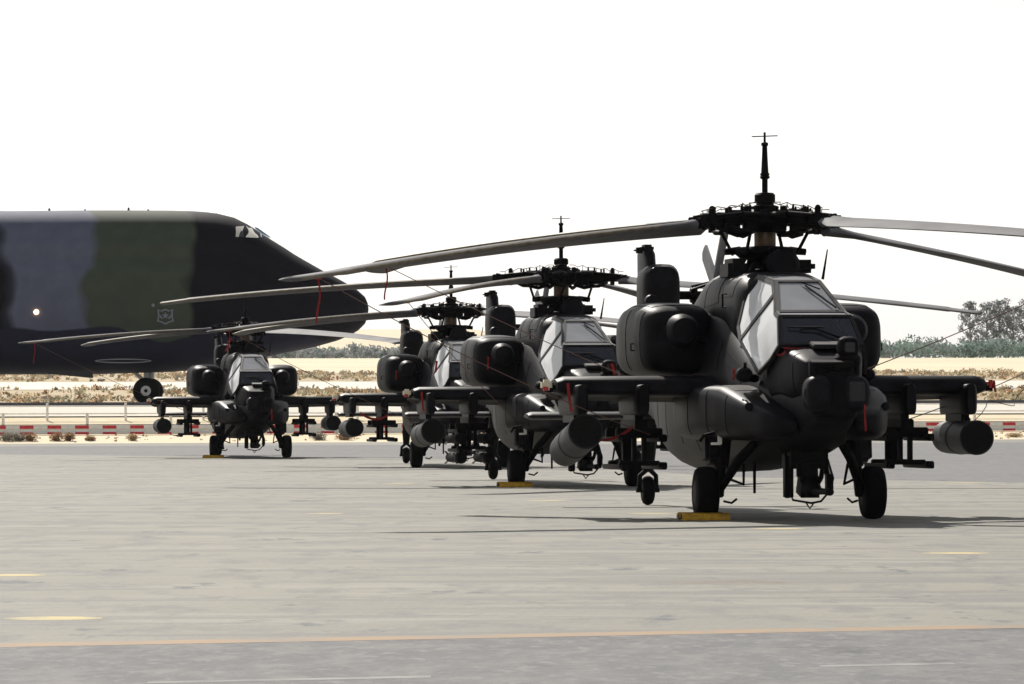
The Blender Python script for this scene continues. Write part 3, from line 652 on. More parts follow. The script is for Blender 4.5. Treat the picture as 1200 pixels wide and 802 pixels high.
# tie-down ropes with red streamers
def rope(p, q, label, sag=.25, streamer=.45, swing=.02, r_=.006):
    n = 20; base = Vector(((p.x + q.x) / 2, (p.y + q.y) / 2, 0)); pts = []
    for k in range(n + 1):
        t = k / n; v = p.lerp(q, t); v.z -= sag * 4 * t * (1 - t); pts.append(v - Vector((p.x, p.y, 0)))
    o = MB().tube(pts, r_, 6).build('tie_down_rope', 'rope'); o.location = (p.x, p.y, 0)
    tag(o, label, 'rope', 'rotor tie-down ropes')
    a = Vector((0, 0, p.z))
    MB().lathe([(-.03, .02), (0, .05), (.03, .02)], tuple(a), 'Z', 10).build('knot', 'red_cloth', o)
    if streamer:
        m = MB(); vs = []; fs = []
        for k in range(9):
            t = k / 8; w = .010; xx = swing * sin(t * 5) ; yy = .02 * sin(t * 7 + 1)
            vs += [(a.x + xx - w, a.y + yy, a.z - .02 - streamer * t), (a.x + xx + w, a.y + yy + .02, a.z - .02 - streamer * t), (a.x + xx + w, a.y + yy + .026, a.z - .02 - streamer * t), (a.x + xx - w, a.y + yy + .006, a.z - .02 - streamer * t)]
        for k in range(8):
            b = 4 * k
            for j in range(4): fs.append((b + j, b + (j + 1) % 4, b + 4 + (j + 1) % 4, b + 4 + j))
        fs += [(3, 2, 1, 0), (32, 33, 34, 35)]
        m.add(vs, fs).build('streamer', 'red_cloth', o)
    return o
gear_pt = (1.6, -.80, .95)
rope(blade_pt(0, 0, 7.05), world_pt(0, (.55, -1.5, 1.0)), 'thin rope with red streamer from the long front left rotor blade of the nearest helicopter', .10, .50)
rope(blade_pt(0, 3, 6.85), world_pt(0, (-1.0, -.70, 1.36)), 'thin rope with red streamer from the shorter rear left rotor blade of the nearest helicopter', .05, .42)
rope(blade_pt(0, 1, 6.2), world_pt(0, (1.2, .75, 1.68)), 'upper thin rope reaching off the right edge above the red and white barrier', .05, 0)
rope(blade_pt(0, 2, 7.0), world_pt(0, (.3, 1.62, 1.15)), 'lower thin rope reaching off the right edge from the right hand inner pylon', .10, 0)
rope(blade_pt(1, 0, 7.0), world_pt(1, gear_pt), 'thin rope from the drooping wide blade of the second helicopter to its wheel leg', .10, .0)
rope(blade_pt(2, 0, 7.0), world_pt(2, gear_pt), 'thin rope from the left blade of the third helicopter crossing before the aircraft nose', .10, .42)
rope(blade_pt(3, 0, 7.05), world_pt(3, gear_pt), 'thin rope with red streamer from the leftmost blade tip of the farthest helicopter', .12, .55)

# red covers and ribbons on the helicopters
def ribbon(p, q, w, label, sag=.05, wave=.02):
    n = 14; m = MB(); vs = []; fs = []; o0 = Vector((p.x, p.y, 0)); d = (q - p).normalized(); side = Vector((0, -1, 0)).cross(d).normalized() * w * .35
    for k in range(n + 1):
        t = k / n; v = p.lerp(q, t) - o0; v.z -= sag * 4 * t * (1 - t); v += Vector((0, -1, 0)) * wave * sin(t * 9)
        vs += [v - side, v + side, v + side + Vector((0, .006, 0)), v - side + Vector((0, .006, 0))]
    for k in range(n):
        b = 4 * k
        for j in range(4): fs.append((b + j, b + (j + 1) % 4, b + 4 + (j + 1) % 4, b + 4 + j))
    fs += [(3, 2, 1, 0), tuple(4 * n + j for j in range(4))]
    o = m.add(vs, fs).build('red_ribbon', 'red_cloth'); o.location = o0; tag(o, label, 'ribbon', 'red warning ribbons'); return o
ribbon(world_pt(0, (3.70, -.46, 2.00)), world_pt(0, (3.80, .18, 2.03)), .022, 'red ribbon lying under the front windshield of the nearest helicopter', .02)
ribbon(world_pt(0, (3.66, -.53, 1.93)), world_pt(0, (3.72, -.44, 1.97)), .03, 'short red tag at the lower left corner of the nearest windshield', .03)
ribbon(world_pt(0, (4.62, .30, 1.35)), world_pt(0, (4.62, .31, 1.05)), .03, 'red ribbon hanging straight down below the nose of the nearest helicopter', .0)
ribbon(world_pt(0, (2.72, -.86, 1.78)), world_pt(0, (2.72, -.87, 1.64)), .035, 'small red tag at the round lamp beside the nearest cockpit', .0)
ribbon(world_pt(0, (.60, -2.50, 1.62)), world_pt(0, (.82, -2.49, 1.28)), .05, 'red ribbon hanging on the left outer pylon of the nearest helicopter', .03)
ribbon(world_pt(0, (.75, -2.18, .95)), world_pt(0, (.62, -1.72, 1.10)), .05, 'red ribbon slung between rocket pod and launcher of the nearest helicopter', .06)
ribbon(world_pt(0, (.42, 2.72, 1.64)), world_pt(0, (.42, 2.74, 1.50)), .04, 'red tag on the right wing tip of the nearest helicopter', .0)
ribbon(world_pt(1, (.60, -2.50, 1.62)), world_pt(1, (.82, -2.49, 1.28)), .05, 'red ribbon hanging on the left outer pylon of the second helicopter', .03)
ribbon(world_pt(1, (4.40, .20, 2.06)), world_pt(1, (4.40, .26, 1.88)), .07, 'red cover on the top of the nose of the second helicopter', .0)
ribbon(world_pt(1, (.08, -1.28, 2.22)), world_pt(1, (.08, -1.29, 2.00)), .045, 'red tag in the engine intake of the second helicopter', .0)
ribbon(world_pt(2, (.08, -1.28, 2.22)), world_pt(2, (.08, -1.29, 2.00)), .045, 'red tag in the engine intake of the third helicopter', .0)
ribbon(world_pt(2, (2.35, -.62, 2.42)), world_pt(2, (2.40, -.66, 2.16)), .07, 'red tag on the white side window of the third helicopter', .0)
ribbon(world_pt(2, (.85, -2.20, 1.25)), world_pt(2, (.85, -1.55, 1.20)), .08, 'red ribbon slung under the left wing of the third helicopter', .12)
ribbon(world_pt(3, (.5, -.42, 3.34)), world_pt(3, (.62, -.62, 2.96)), .05, 'red ribbon slanting down from the rotor hub of the farthest helicopter', .0)
ribbon(world_pt(3, (4.62, .30, 1.35)), world_pt(3, (4.62, .31, 1.05)), .05, 'red ribbon hanging below the nose of the farthest helicopter', .0)

# wheel chocks
def chock(i, dx, label):
    p = world_pt(i, (1.55 + dx, -1.0, 0)); o = empty('wheel_chock', (p.x, p.y, .012), RZ); tag(o, label, 'chock', 'yellow wheel chocks')
    for sx in (1,):
        MB().prism([(.20, 0), (.32, 0), (.30, .075), (.22, .09)], -.33, .24).build('chock_block', 'chock_yellow', o, bevel=.008)
    MB().prism([(-.20, 0), (-.32, 0), (-.30, .075), (-.22, .09)], -.30, .24).build('chock_block', 'chock_yellow', o, bevel=.008)
    MB().tube([(.26, -.31, .05), (.0, -.325, .02), (-.26, -.29, .05)], .012, 6).build('chock_rope', 'wire', o)
    MB().lathe([(-.33, .02), (-.336, .03), (-.34, .03)], (.26, 0, .045), 'Y', 10).build('chock_eye', 'mech', o)
chock(0, 0, 'yellow chocks around the left main wheel of the nearest helicopter')
chock(1, 0, 'yellow chocks around the left main wheel of the second helicopter')
chock(3, 0, 'small yellow chocks around the left main wheel of the farthest helicopter')
# loose cable hanging off the right rocket pod
a, b = world_pt(0, (.3, 2.5, 1.15)), world_pt(0, (.0, 3.5, 1.75))
pts = [a.lerp(b, k / 16) + Vector((.05 * sin(k * 1.1), .05 * sin(k * .7), .12 * sin(k * .55))) - Vector((a.x, a.y, 0)) for k in range(17)]
o = MB().tube(pts, .005, 5).build('loose_cable', 'wire'); o.location = (a.x, a.y, 0); tag(o, 'thin curling cable at the right rocket pod of the nearest helicopter', 'cable')

# ================================================================ TRANSPORT AIRCRAFT
def camo():
    m = bpy.data.materials.new('camo'); m.use_nodes = True; MATS['camo'] = m; N, L = m.node_tree.nodes, m.node_tree.links
    b = N['Principled BSDF']; b.inputs['Roughness'].default_value = .7; b.inputs['Specular IOR Level'].default_value = .08
    tc = N.new('ShaderNodeTexCoord'); sp = N.new('ShaderNodeSeparateXYZ'); L.new(tc.outputs['Object'], sp.inputs[0])
    def noise(sc, seed):
        mp = N.new('ShaderNodeMapping'); mp.inputs['Location'].default_value = (seed, 0, seed * .7); no = N.new('ShaderNodeTexNoise'); no.inputs['Scale'].default_value = sc; no.inputs['Detail'].default_value = 1.5
        L.new(tc.outputs['Object'], mp.inputs[0]); L.new(mp.outputs[0], no.inputs['Vector']); return no.outputs['Fac']
    def math_(op, a, b_):
        n = N.new('ShaderNodeMath'); n.operation = op
        for i, v in enumerate((a, b_)):
            if isinstance(v, (int, float)): n.inputs[i].default_value = v
            else: L.new(v, n.inputs[i])
        return n.outputs[0]
    wx = math_('ADD', sp.outputs[0], math_('MULTIPLY', math_('SUBTRACT', noise(.30, 2.3), .5), 3.2))
    t = math_('MULTIPLY', math_('ADD', wx, 60.0), 1 / 80.0)
    rp = N.new('ShaderNodeValToRGB'); cr = rp.color_ramp; dark = (.0045, .0042, .0085, 1); green = (.060, .075, .056, 1); slate = (.118, .130, .190, 1)
    X = lambda u: ((u - 600) / 24.9 + 17.0 + 60) / 80.0
    stops = [(X(-900), green), (X(-640), dark), (X(-420), slate), (X(-240), green), (X(-110), dark), (X(14), slate), (X(108), green), (X(222), dark)]
    cr.elements[0].position = 0; cr.elements[0].color = slate; cr.elements[1].position = stops[0][0]; cr.elements[1].color = slate
    prevc = slate
    for p, c in stops:
        e = cr.elements.new(max(0, p - .0006)); e.color = prevc; e = cr.elements.new(min(1, p + .0006)); e.color = c; prevc = c
    L.new(t, rp.inputs[0])
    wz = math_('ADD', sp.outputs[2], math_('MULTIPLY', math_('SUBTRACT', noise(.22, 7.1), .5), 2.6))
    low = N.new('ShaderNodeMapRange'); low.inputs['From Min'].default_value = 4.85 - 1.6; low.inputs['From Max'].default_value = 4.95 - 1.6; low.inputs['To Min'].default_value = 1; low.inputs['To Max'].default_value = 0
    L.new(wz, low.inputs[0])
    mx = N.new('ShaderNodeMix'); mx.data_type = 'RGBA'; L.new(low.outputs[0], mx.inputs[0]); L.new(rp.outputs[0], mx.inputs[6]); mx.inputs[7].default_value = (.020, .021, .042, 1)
    gr = N.new('ShaderNodeMix'); gr.data_type = 'RGBA'; gr.blend_type = 'MULTIPLY'; gr.inputs[0].default_value = .25
    rp2 = N.new('ShaderNodeMapRange'); rp2.inputs['From Min'].default_value = .3; rp2.inputs['From Max'].default_value = .7; rp2.inputs['To Min'].default_value = .6; rp2.inputs['To Max'].default_value = 1.2
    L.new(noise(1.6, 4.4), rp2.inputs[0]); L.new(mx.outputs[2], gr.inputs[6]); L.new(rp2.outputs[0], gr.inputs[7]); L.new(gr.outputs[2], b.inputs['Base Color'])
camo()
mat('aircraft_pane', (.95, .88, .74), .18, metal=1.0)  # pale mirror colour stands in for sky light seen through the cockpit
mat('aircraft_windshield', (.25, .33, .42), .1)
mat('emblem_grey', (.20, .21, .27), .7)
mat('wheel_white', (.62, .62, .60), .5)
mat('beacon', (1, .75, .45), .3, emit=(1, .55, .25), estr=6.0)
mat('aircraft_dark', (.03, .03, .035), .6)
DC = 268.0; S5 = F / DC; NX, NZ = -17.0, gz(-17, 264.5) + .05
def u5(u): return (u - 600) / S5 - NX
def z5(y, u=200): return CAM_H + (481 - y - (u - 600) * math.tan(-ROLL)) / S5 - NZ
T5 = empty('transport_aircraft', (NX, DC, NZ)); tag(T5, 'huge camouflaged military transport aircraft with drooping nose behind the helicopters', 'aircraft')
prof5 = [(432, 362.5, 363.5, .05), (431, 356, 371, .40), (428, 349, 380, .75), (420, 341.5, 388, 1.15), (410, 335, 394, 1.5), (395, 326.5, 400, 1.9), (370, 313, 407, 2.35), (345, 298.5, 412, 2.7), (320, 282.5, 417, 2.95), (305, 272.5, 420.5, 3.08), (290, 263, 424, 3.2), (275, 255.5, 427, 3.28), (255, 250.5, 430.5, 3.37), (230, 248, 434, 3.45), (200, 247, 436, 3.5), (110, 246.5, 438.5, 3.55), (0, 247, 438.5, 3.55), (-300, 247, 438.5, 3.55), (-600, 247, 438.5, 3.55), (-760, 247, 430, 3.4), (-1000, 249, 380, 2.5), (-1200, 255, 330, 1.4), (-1350, 268, 300, .5)]
tab5 = [(u5(u), (z5(t) + z5(b)) / 2, hw, (z5(t) - z5(b)) / 2) for u, t, b, hw in prof5]
tab5.sort()
NEXP = 2.45
rings = []
xs = []
for (a, *_), (b, *_) in zip(tab5, tab5[1:]):
    k = max(1, min(6, int((b - a) / .5)));  xs += [a + (b - a) * i / k for i in range(k)]
xs.append(tab5[-1][0])
def crease(q): return 1 - .075 * math.exp(-((q - .40) / .10) ** 2) - .02 * math.exp(-((q - .66) / .07) ** 2)
def sec5(x):
    return catmull(tab5, x)
for x in xs:
    zc, hw, hh = sec5(x); rings.append([(a, b * crease((c - zc) / max(hh, .02)), c) for a, b, c in sring(x, 0, zc, max(hw, .03), max(hh, .02), NEXP, 96)])
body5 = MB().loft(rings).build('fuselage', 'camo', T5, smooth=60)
def side5(x, z, out=.02):
    zc, hw, hh = sec5(x); q = min(1, abs((z - zc) / hh)); return (x, -(hw * (1 - q ** NEXP) ** (1 / NEXP)) * crease((z - zc) / hh) - out, z)
def patch5(name, poly, mname, parent, out=.03):
    """a thin plate that follows the near side of the fuselage; poly in photograph pixels"""
    m = MB(); n = len(poly); cx = sum(p[0] for p in poly) / n; cy = sum(p[1] for p in poly) / n; K = 4; vs = []; fs = []
    for k in range(1, K + 1):
        for (u, y) in poly: vs.append(side5(u5(cx + (u - cx) * k / K), z5(cy + (y - cy) * k / K), out))
    vs.append(side5(u5(cx), z5(cy), out)); c = len(vs) - 1
    for i in range(n): fs.append((c, i, (i + 1) % n))
    for k in range(K - 1):
        for i in range(n): fs.append((k * n + i, (k + 1) * n + i, (k + 1) * n + (i + 1) % n, k * n + (i + 1) % n))
    b0 = len(vs)
    for i in range(n): x, y, z = vs[(K - 1) * n + i]; vs.append((x, y + .12, z))
    for i in range(n): fs.append(((K - 1) * n + i, b0 + i, b0 + (i + 1) % n, (K - 1) * n + (i + 1) % n))
    return m.add(vs, fs).build(name, mname, parent, smooth=30)
for poly in ([(279, 267.5), (288, 266.3), (288.5, 280), (279.5, 280)], [(290.5, 266.3), (296, 266.5), (305, 279), (305, 280.5), (291, 280.2)]):
    f = patch5('window', [(x, y) for x, y in poly], 'aircraft_pane', body5, .035)
patch5('window', [(298, 266.2), (302.5, 267.5), (318.5, 279.0), (308, 279.5)], 'aircraft_windshield', body5, .035)
patch5('pilot_silhouette', [(283, 280), (284, 275), (285.5, 272), (287.5, 273), (289, 280)], 'aircraft_dark', body5, .05)
# emblem: shield with a star and wings in low-contrast grey
def ringpatch(name, outer, inner, mname, parent):
    m = MB(); n = len(outer); vs = [side5(u5(u), z5(y), .03) for u, y in outer] + [side5(u5(u), z5(y), .03) for u, y in inner]
    m.add(vs, [(i, (i + 1) % n, n + (i + 1) % n, n + i) for i in range(n)]); return m.build(name, mname, parent, smooth=30)
em = [(190, 364), (194, 365.5), (199, 363.5), (204, 365.5), (208, 364), (207.5, 373), (209, 378), (204, 379.5), (199, 382), (194, 379.5), (189, 378), (190.5, 373)]
ein = [(199 + (u - 199) * .80, 372.6 + (y - 372.6) * .80) for u, y in em]
ringpatch('emblem', em, ein, 'emblem_grey', body5)
star = []
for k in range(10):
    a = PI / 2 + k * PI / 5; rr = 4.2 if k % 2 == 0 else 1.8; star.append((199 + rr * cos(a), 371.5 - rr * sin(a)))
patch5('emblem_star', star, 'emblem_grey', body5, .03)
patch5('emblem_wing', [(192.5, 370), (195.5, 373.5), (195.5, 375.5), (193, 374)], 'emblem_grey', body5, .03); patch5('emblem_wing', [(205.5, 370), (202.5, 373.5), (202.5, 375.5), (205, 374)], 'emblem_grey', body5, .03)
patch5('emblem_dot', [(185 + 2 * cos(k * PI / 4), 359.5 + 2.2 * sin(k * PI / 4)) for k in range(8)], 'emblem_grey', body5, .03)
x, y, z = side5(u5(50), z5(367), 0); MB().lathe([(-.02, .02), (0, .12), (.10, .11), (.14, .05), (.145, .005)], (0, 0, 0), 'Y', 14, 0).build('beacon_light', 'beacon', T5).location = (x, y - .08, z)
# nose gear with its door
for du, h in ((58, .12), (100, .06), (151, .14), (174, .06)):
    zc, hw, hh = sec5(u5(du)); MB().box((u5(du), 0, zc + hh + h / 2), (.12, .05, h), None, .6).build('antenna', 'aircraft_dark', T5)
gx = u5(173.5)
ng = MB().tube([(gx, 0, 2.2), (gx, 0, .62)], [.24, .20], 14).tube([(gx - 1.2, 0, 2.0), (gx, 0, .9)], .09, 8).tube([(gx, -1.7, .62), (gx, 1.7, .62)], .09, 10).box((gx + .22, 0, 1.35), (.12, .7, .3)).build('nose_gear', 'wheel_white', T5)
for yy in (-1.55, -.85, .85, 1.55):
    t = MB().lathe([(-.20, .30), (-.21, .46), (-.17, .57), (-.06, .62), (.06, .62), (.17, .57), (.21, .46), (.20, .30)], (gx, yy, .62), 'Y', 32).build('tyre', 'tyre', ng, smooth=50)
    MB().lathe([(-.19, .06), (-.22, .14), (-.20, .24), (-.14, .30), (.14, .30), (.20, .24), (.22, .14), (.19, .06)], (gx, yy, .62), 'Y', 24).build('wheel_rim', 'wheel_white', t)
# gear well door hanging below the chin, and a pale grey oval ring on the side
MB().prism([(u5(112), z5(436)), (u5(113), z5(443.5)), (u5(88), z5(441)), (u5(60), z5(438)), (u5(60), z5(434))], -2.2, -2.05).build('gear_door', 'aircraft_dark', T5, bevel=.02)
ov = [(148 + 33 * cos(k * 2 * PI / 28), 423.5 + 2.6 * sin(k * 2 * PI / 28)) for k in range(28)]; oi = [(148 + 30.5 * cos(k * 2 * PI / 28), 423.5 + 1.3 * sin(k * 2 * PI / 28)) for k in range(28)]
mat('oval_grey', (.45, .48, .52), .5)
ringpatch('oval_ring', ov, oi, 'oval_grey', body5)
for sx in (-24, -30):                                  # main gear, out of the picture to the left
    for sy in (-1, 1):
        bo = MB().loft([sring(gx + sx + q, sy * 3.6, 1.75, w, w * .9, 2.5, 20) for q, w in ((-3, .3), (-2.4, .8), (0, 1.0), (2.4, .8), (3, .3))]).build('gear_pod', 'camo', T5)
        for q in (-1.1, 1.1): MB().lathe([(-.9, .3), (-.9, .5), (-.8, .62), (.8, .62), (.9, .5), (.9, .3)], (gx + sx + q, sy * 3.6, .62), 'Y', 24).build('tyre', 'tyre', bo)

# ================================================================ BARRIER AND FENCE
mat('rail_red', (.62, .03, .045), .6, var=.25, vscale=2.3); mat('rail_white', (.84, .83, .80), .55, var=.10, vscale=2.3); mat('rail_dark', (.10, .10, .11), .6)  # the dark grey serves the top cable and the taxiway kerb
def fd(x, d0): return d0 + TILT * x
def along(x, d0): return Vector((x, fd(x, d0), gz(x, fd(x, d0))))
ANG = math.atan(TILT)
B = empty('crash_barrier', (0, fd(0, 243), gz(0, 243))); B.rotation_euler = (0, 0, ANG); tag(B, 'low red and white striped crash barrier along the apron edge', 'barrier')
seg = .585
Wp = [(0, .02), (.05, .04), (.05, .12), (.0, .17), (.0, .21), (.05, .26), (.05, .36), (.0, .40), (-.02, .40), (.03, .35), (.03, .27), (-.02, .22), (-.02, .16), (.03, .11), (.03, .05), (-.02, .02)]
def wseg(mname):
    m = MB(); n = len(Wp); vs = [(-seg / 2, -a, b) for a, b in Wp] + [(seg / 2, -a, b) for a, b in Wp]
    m.add(vs, [tuple(range(n)), tuple(range(2 * n - 1, n - 1, -1))] + [(i, (i + 1) % n, n + (i + 1) % n, n + i) for i in range(n)])
    for i in (2, 3, 4): m.mi[2 + i] = 1
    return m
rw = [wseg(c).build('barrier_panel', [c, 'rail_white'], B, smooth=30) for c in ('rail_red', 'rail_white')]
k0 = -46
for k in range(-70, 71):
    o = rw[k % 2] if k in (0, 1) else None
    if o is None:
        o = rw[k % 2].copy(); C.objects.link(o); o.parent = B
    o.location = (k * seg + .12, 0, 0)
m = MB().tube([(-41, .05, .425), (41, .05, .425)], .018, 6); m.build('top_cable', 'rail_dark', B)
post = MB().box((0, .10, .42), (.11, .10, 1.0)).build('post', 'rail_white', B, bevel=.012)
for k in range(-11, 12):
    o = post if k == 0 else post.copy()
    if k: C.objects.link(o); o.parent = B
    o.location = (k * 3.56 - .55, 0, 0)
FN = empty('rail_fence', (0, fd(0, 248.5), gz(0, 248.5))); FN.rotation_euler = (0, 0, ANG); tag(FN, 'thin white post and rail fence behind the striped barrier', 'fence')
for z in (.30, .62): MB().tube([(-42, 0, z), (42, 0, z)], .03, 8).build('rail', 'rail_white', FN)
post = MB().box((0, .0, .34), (.10, .08, .86)).build('post', 'rail_white', FN, bevel=.01)
for k in range(-12, 13):
    o = post if k == 0 else post.copy()
    if k: C.objects.link(o); o.parent = FN
    o.location = (k * 3.4 - .1, .08, 0)
# dark edge drain of the taxiway
mb = MB(); mb.box((0, 0, .06), (110, .35, .26)); o = mb.build('taxiway_kerb', 'rail_dark'); o.location = along(0, 255.5); o.rotation_euler = (0, 0, ANG); tag(o, kind='structure')

# ================================================================ PLANTS
gm = {}
for nm, c1, c2 in (('dry_red', (.27, .16, .09), (.37, .24, .14)), ('dry_tan', (.46, .36, .23), (.55, .45, .30)), ('dry_grey', (.19, .17, .14), (.28, .25, .21)), ('sage', (.27, .25, .165), (.36, .33, .23)), ('hazed_leaf', (.14, .205, .175), (.20, .27, .235)), ('hazed_leaf_grey', (.21, .225, .235), (.28, .29, .305)), ('bark', (.20, .18, .165), (.26, .24, .22))):  # both leaf tones are lightened to carry distance haze in their colour
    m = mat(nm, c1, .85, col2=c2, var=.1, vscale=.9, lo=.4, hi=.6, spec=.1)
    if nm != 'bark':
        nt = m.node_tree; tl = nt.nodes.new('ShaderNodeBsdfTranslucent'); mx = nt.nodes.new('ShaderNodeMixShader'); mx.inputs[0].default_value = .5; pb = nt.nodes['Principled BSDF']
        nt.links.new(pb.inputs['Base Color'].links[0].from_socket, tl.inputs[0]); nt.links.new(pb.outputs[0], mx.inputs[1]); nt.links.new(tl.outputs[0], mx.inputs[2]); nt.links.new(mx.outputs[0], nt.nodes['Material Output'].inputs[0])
rnd = random.Random(11)
def tuft(m, c, r_, h, n, mi=0, blade=.05):
    for k in range(n):
        a = rnd.uniform(0, 2 * PI); q = r_ * math.sqrt(rnd.random()); lean = rnd.uniform(.2, 1.0)
        bx_, by_ = c[0] + q * cos(a) * .6, c[1] + q * sin(a) * .6; hh = h * rnd.uniform(.5, 1.0) * (1 - .4 * q / max(r_, .01))
        tx, ty = bx_ + cos(a) * hh * .55 * lean, by_ + sin(a) * hh * .55 * lean; w = blade * rnd.uniform(.6, 1.4); p = rnd.uniform(0, PI)
        dx, dy = w * cos(p), w * sin(p)
        mx_, my_, mz_ = (bx_ + tx) / 2, (by_ + ty) / 2, c[2] + hh * .6
        m.add([(bx_ - dx * .5, by_ - dy * .5, c[2] - .02), (bx_ + dx * .5, by_ + dy * .5, c[2] - .02), (mx_ + dx, my_ + dy, mz_), (tx, ty, c[2] + hh), (mx_ - dx, my_ - dy, mz_)], [(0, 1, 2, 3, 4)], mi)
def leaves(m, c, rad, n, size, mi=0):
    for k in range(n):
        v = Vector((rnd.gauss(0, 1), rnd.gauss(0, 1), rnd.gauss(0, 1))).normalized() * (rnd.random() ** .45)
        p = Vector((c[0] + v.x * rad[0], c[1] + v.y * rad[1], c[2] + v.z * rad[2])); a = Vector((rnd.gauss(0, 1), rnd.gauss(0, 1), rnd.gauss(0, .7))).normalized(); b = a.orthogonal().normalized(); b.rotate(Matrix.Rotation(rnd.uniform(0, 6.28), 3, a))
        w = a.cross(b); s = size * rnd.uniform(.5, 1.3)
        m.add([p - b * s, p + w * s * .45, p + b * s, p - w * s * .45], [(0, 1, 2, 3)], mi)
def scrub(name, d0, d1, xw, n, label, hmax):
    m = MB()
    for k in range(n):
        d = rnd.uniform(d0, d1); x = rnd.uniform(-xw, xw); dd = d + TILT * max(-60, min(60, x)); z = gz(x, dd) + .05
        if sin(x * .23 + d * .11) + rnd.uniform(-1, 1) < -.3: continue
        mi = rnd.choices((0, 1, 2, 3), (.14, .42, .12, .32))[0]; h = hmax * rnd.uniform(.35, 1)
        leaves(m, (x, dd, z + h * .35), (h * rnd.uniform(.8, 1.9), h, h * .5), 18, .10 + .12 * h, mi)
    o = m.build(name, ['dry_red', 'dry_tan', 'dry_grey', 'sage'], smooth=0); tag(o, label, 'scrub', kind='stuff'); return o
scrub('desert_scrub', 286, 340, 58, 2400, 'low dry desert scrub in a band beyond the taxiway', .42)
scrub('desert_scrub', 421, 538, 80, 2600, 'low dry desert scrub in the farther band before the sand', .55)
m = MB()
for k in range(260):                                     # sparse weeds between apron edge and barrier
    x = rnd.uniform(-25, 25); d = rnd.uniform(237.5, 242.5) + TILT * x; tuft(m, (x, d, gz(x, d)), .10, rnd.uniform(.05, .16), 8, rnd.choice((0, 1, 2)), .02)
tag(m.build('edge_weeds', ['dry_red', 'dry_tan', 'dry_grey'], smooth=0), 'sparse low weeds on the sand strip along the apron edge', 'weeds', kind='stuff')
def edge_x(u, d): return (u - 600) / F * d
for u, r_, h, mn, lab in ((6, .42, .42, 'dry_grey', 'dark grey dry shrub cut by the left edge at the apron'), (20, .38, .36, 'dry_grey', 'dark dry shrub between the left edge shrub and the red ones'), (33, .30, .36, 'dry_red', 'reddish dry shrub touching the dark shrubs at far left'), (64, .27, .38, 'dry_red', 'left of the two round reddish dry shrubs below the barrier'), (79, .24, .38, 'dry_red', 'right of the two round reddish dry shrubs below the barrier'), (104, .22, .18, 'dry_red', 'flat brown shrub right of the two round reddish ones'), (153.5, .20, .30, 'dry_tan', 'single small tan tuft standing alone on the sand'), (403, .4, .30, 'dry_red', 'reddish brown shrub behind the rocket pods of the third helicopter'), (372, .35, .34, 'dry_grey', 'grey brown shrub right of the farthest helicopter'), (1190, .35, .18, 'dry_tan', 'tan tuft by the right edge of the picture below the barrier')):
    d = 237.9 + TILT * edge_x(u, 238); x = edge_x(u, d); d = 238.6 + TILT * x; m = MB(); leaves(m, (0, 0, h * .42), (r_ * 1.1, r_ * .9, h * .55), 420, .045); tuft(m, (0, 0, 0), r_ * .6, h * 1.1, 60, 0, .012)
    o = m.build('dry_shrub', mn, smooth=0); o.location = (x, d, gz(x, d)); tag(o, lab, 'shrub', 'dry shrubs along the apron edge')
def thicket(name, x0, x1, d0, hf, n, label, mi_w):
    m = MB()
    for k in range(n):
        x = rnd.uniform(x0, x1); d = d0 + rnd.uniform(0, 26); z = gz(x, d); h = hf(x) * rnd.uniform(.65, 1.08)
        mi = rnd.choices((0, 1), mi_w)[0]
        leaves(m, (x, d, z + h * .5), (rnd.uniform(.7, 1.5), .9, h * .52), 17, .34, mi)
    o = m.build(name, ['hazed_leaf', 'hazed_leaf_grey'], smooth=0); tag(o, label, 'thicket', kind='stuff'); return o
thicket('reed_thicket', 20, 170, 905, lambda x: 3.1 + .35 * sin(x * .5) + .3 * sin(x * 1.3), 2650, 'tall green reed thicket beyond the sand at right', (.8, .2))
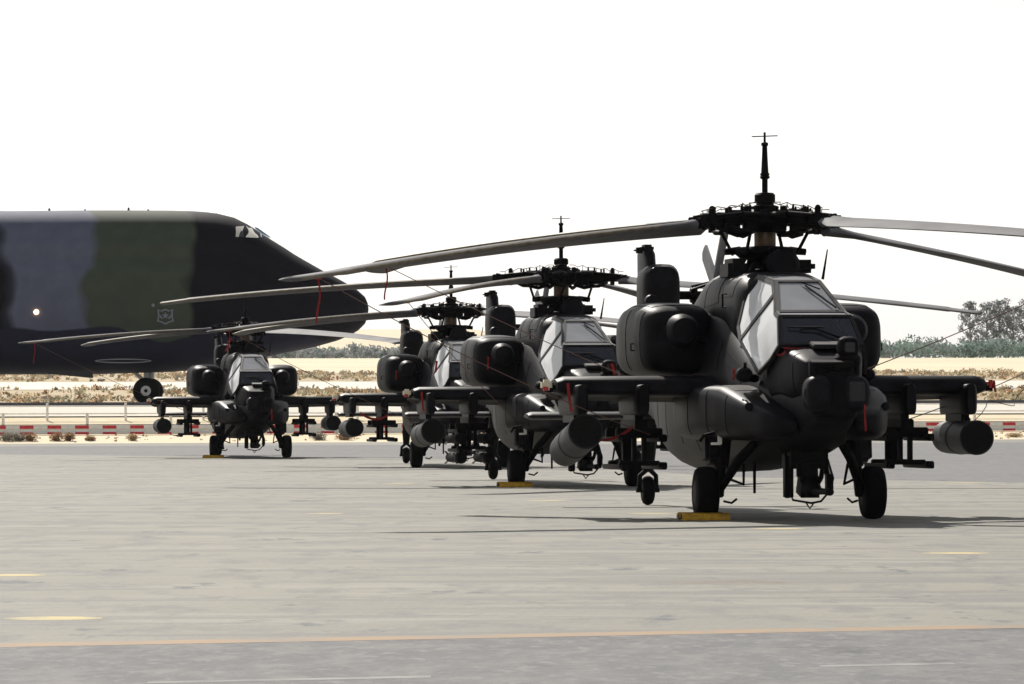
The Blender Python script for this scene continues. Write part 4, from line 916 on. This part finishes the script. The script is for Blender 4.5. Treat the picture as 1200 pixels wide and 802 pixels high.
thicket('bush_belt', -120, 20, 905, lambda x: 2.2 + .35 * sin(x * .7) + .25 * sin(x * 1.9), 1940, 'low dark green belt of bushes on the horizon at left', (.25, .75))
def tree(x, d, h, w, label):
    z = gz(x, d); o = empty('tree', (x, d, z)); tag(o, label, 'tree', 'trees on the horizon')
    t = MB().tube([(0, 0, -.2), (.1, 0, h * .3), (-.1, .1, h * .6), (.05, 0, h * .95)], [.22, .15, .09, .03], 8); cr = MB()
    for k in range(22):
        q = .12 + .84 * k / 21; a = k * 2.4 + rnd.uniform(-.4, .4); L_ = w * (1.05 - abs(q - .5) * 1.2) * rnd.uniform(.55, 1.1)
        e = (L_ * cos(a), L_ * sin(a), h * q + L_ * .35); t.tube([(0, 0, h * q * .92), e], [.07, .02], 5)
        leaves(cr, e, (w * .34, w * .34, h * .07), 72, .22, 1); leaves(cr, (e[0] * .5, e[1] * .5, h * q), (w * .3, w * .3, h * .06), 22, .22, 1)
    leaves(cr, (0, 0, h * .97), (w * .22, w * .22, h * .07), 45, .24, 0)
    t.build('trunk', 'bark', o); cr.build('crown', ['hazed_leaf', 'hazed_leaf_grey'], o, smooth=0)
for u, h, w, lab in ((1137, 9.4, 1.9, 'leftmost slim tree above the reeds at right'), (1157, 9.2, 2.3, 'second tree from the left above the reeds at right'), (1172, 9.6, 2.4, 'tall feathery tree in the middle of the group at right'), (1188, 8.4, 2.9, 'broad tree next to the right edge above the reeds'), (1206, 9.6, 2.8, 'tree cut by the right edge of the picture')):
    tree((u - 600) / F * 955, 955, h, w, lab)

# ================================================================ HAZE
m = bpy.data.materials.new('haze'); m.use_nodes = True; MATS['haze'] = m; N, L = m.node_tree.nodes, m.node_tree.links
N.remove(N['Principled BSDF']); pv = N.new('ShaderNodeVolumePrincipled'); pv.inputs['Color'].default_value = (.92, .94, .97, 1); pv.inputs['Density'].default_value = .00005; pv.inputs['Anisotropy'].default_value = 0
L.new(pv.outputs[0], N['Material Output'].inputs['Volume'])
hz = MB().box((0, 5900, 23.5), (18600, 12400, 49)); o = hz.build('haze', 'haze', smooth=0); tag(o, 'pale dusty haze over the airfield', 'haze', kind='stuff')
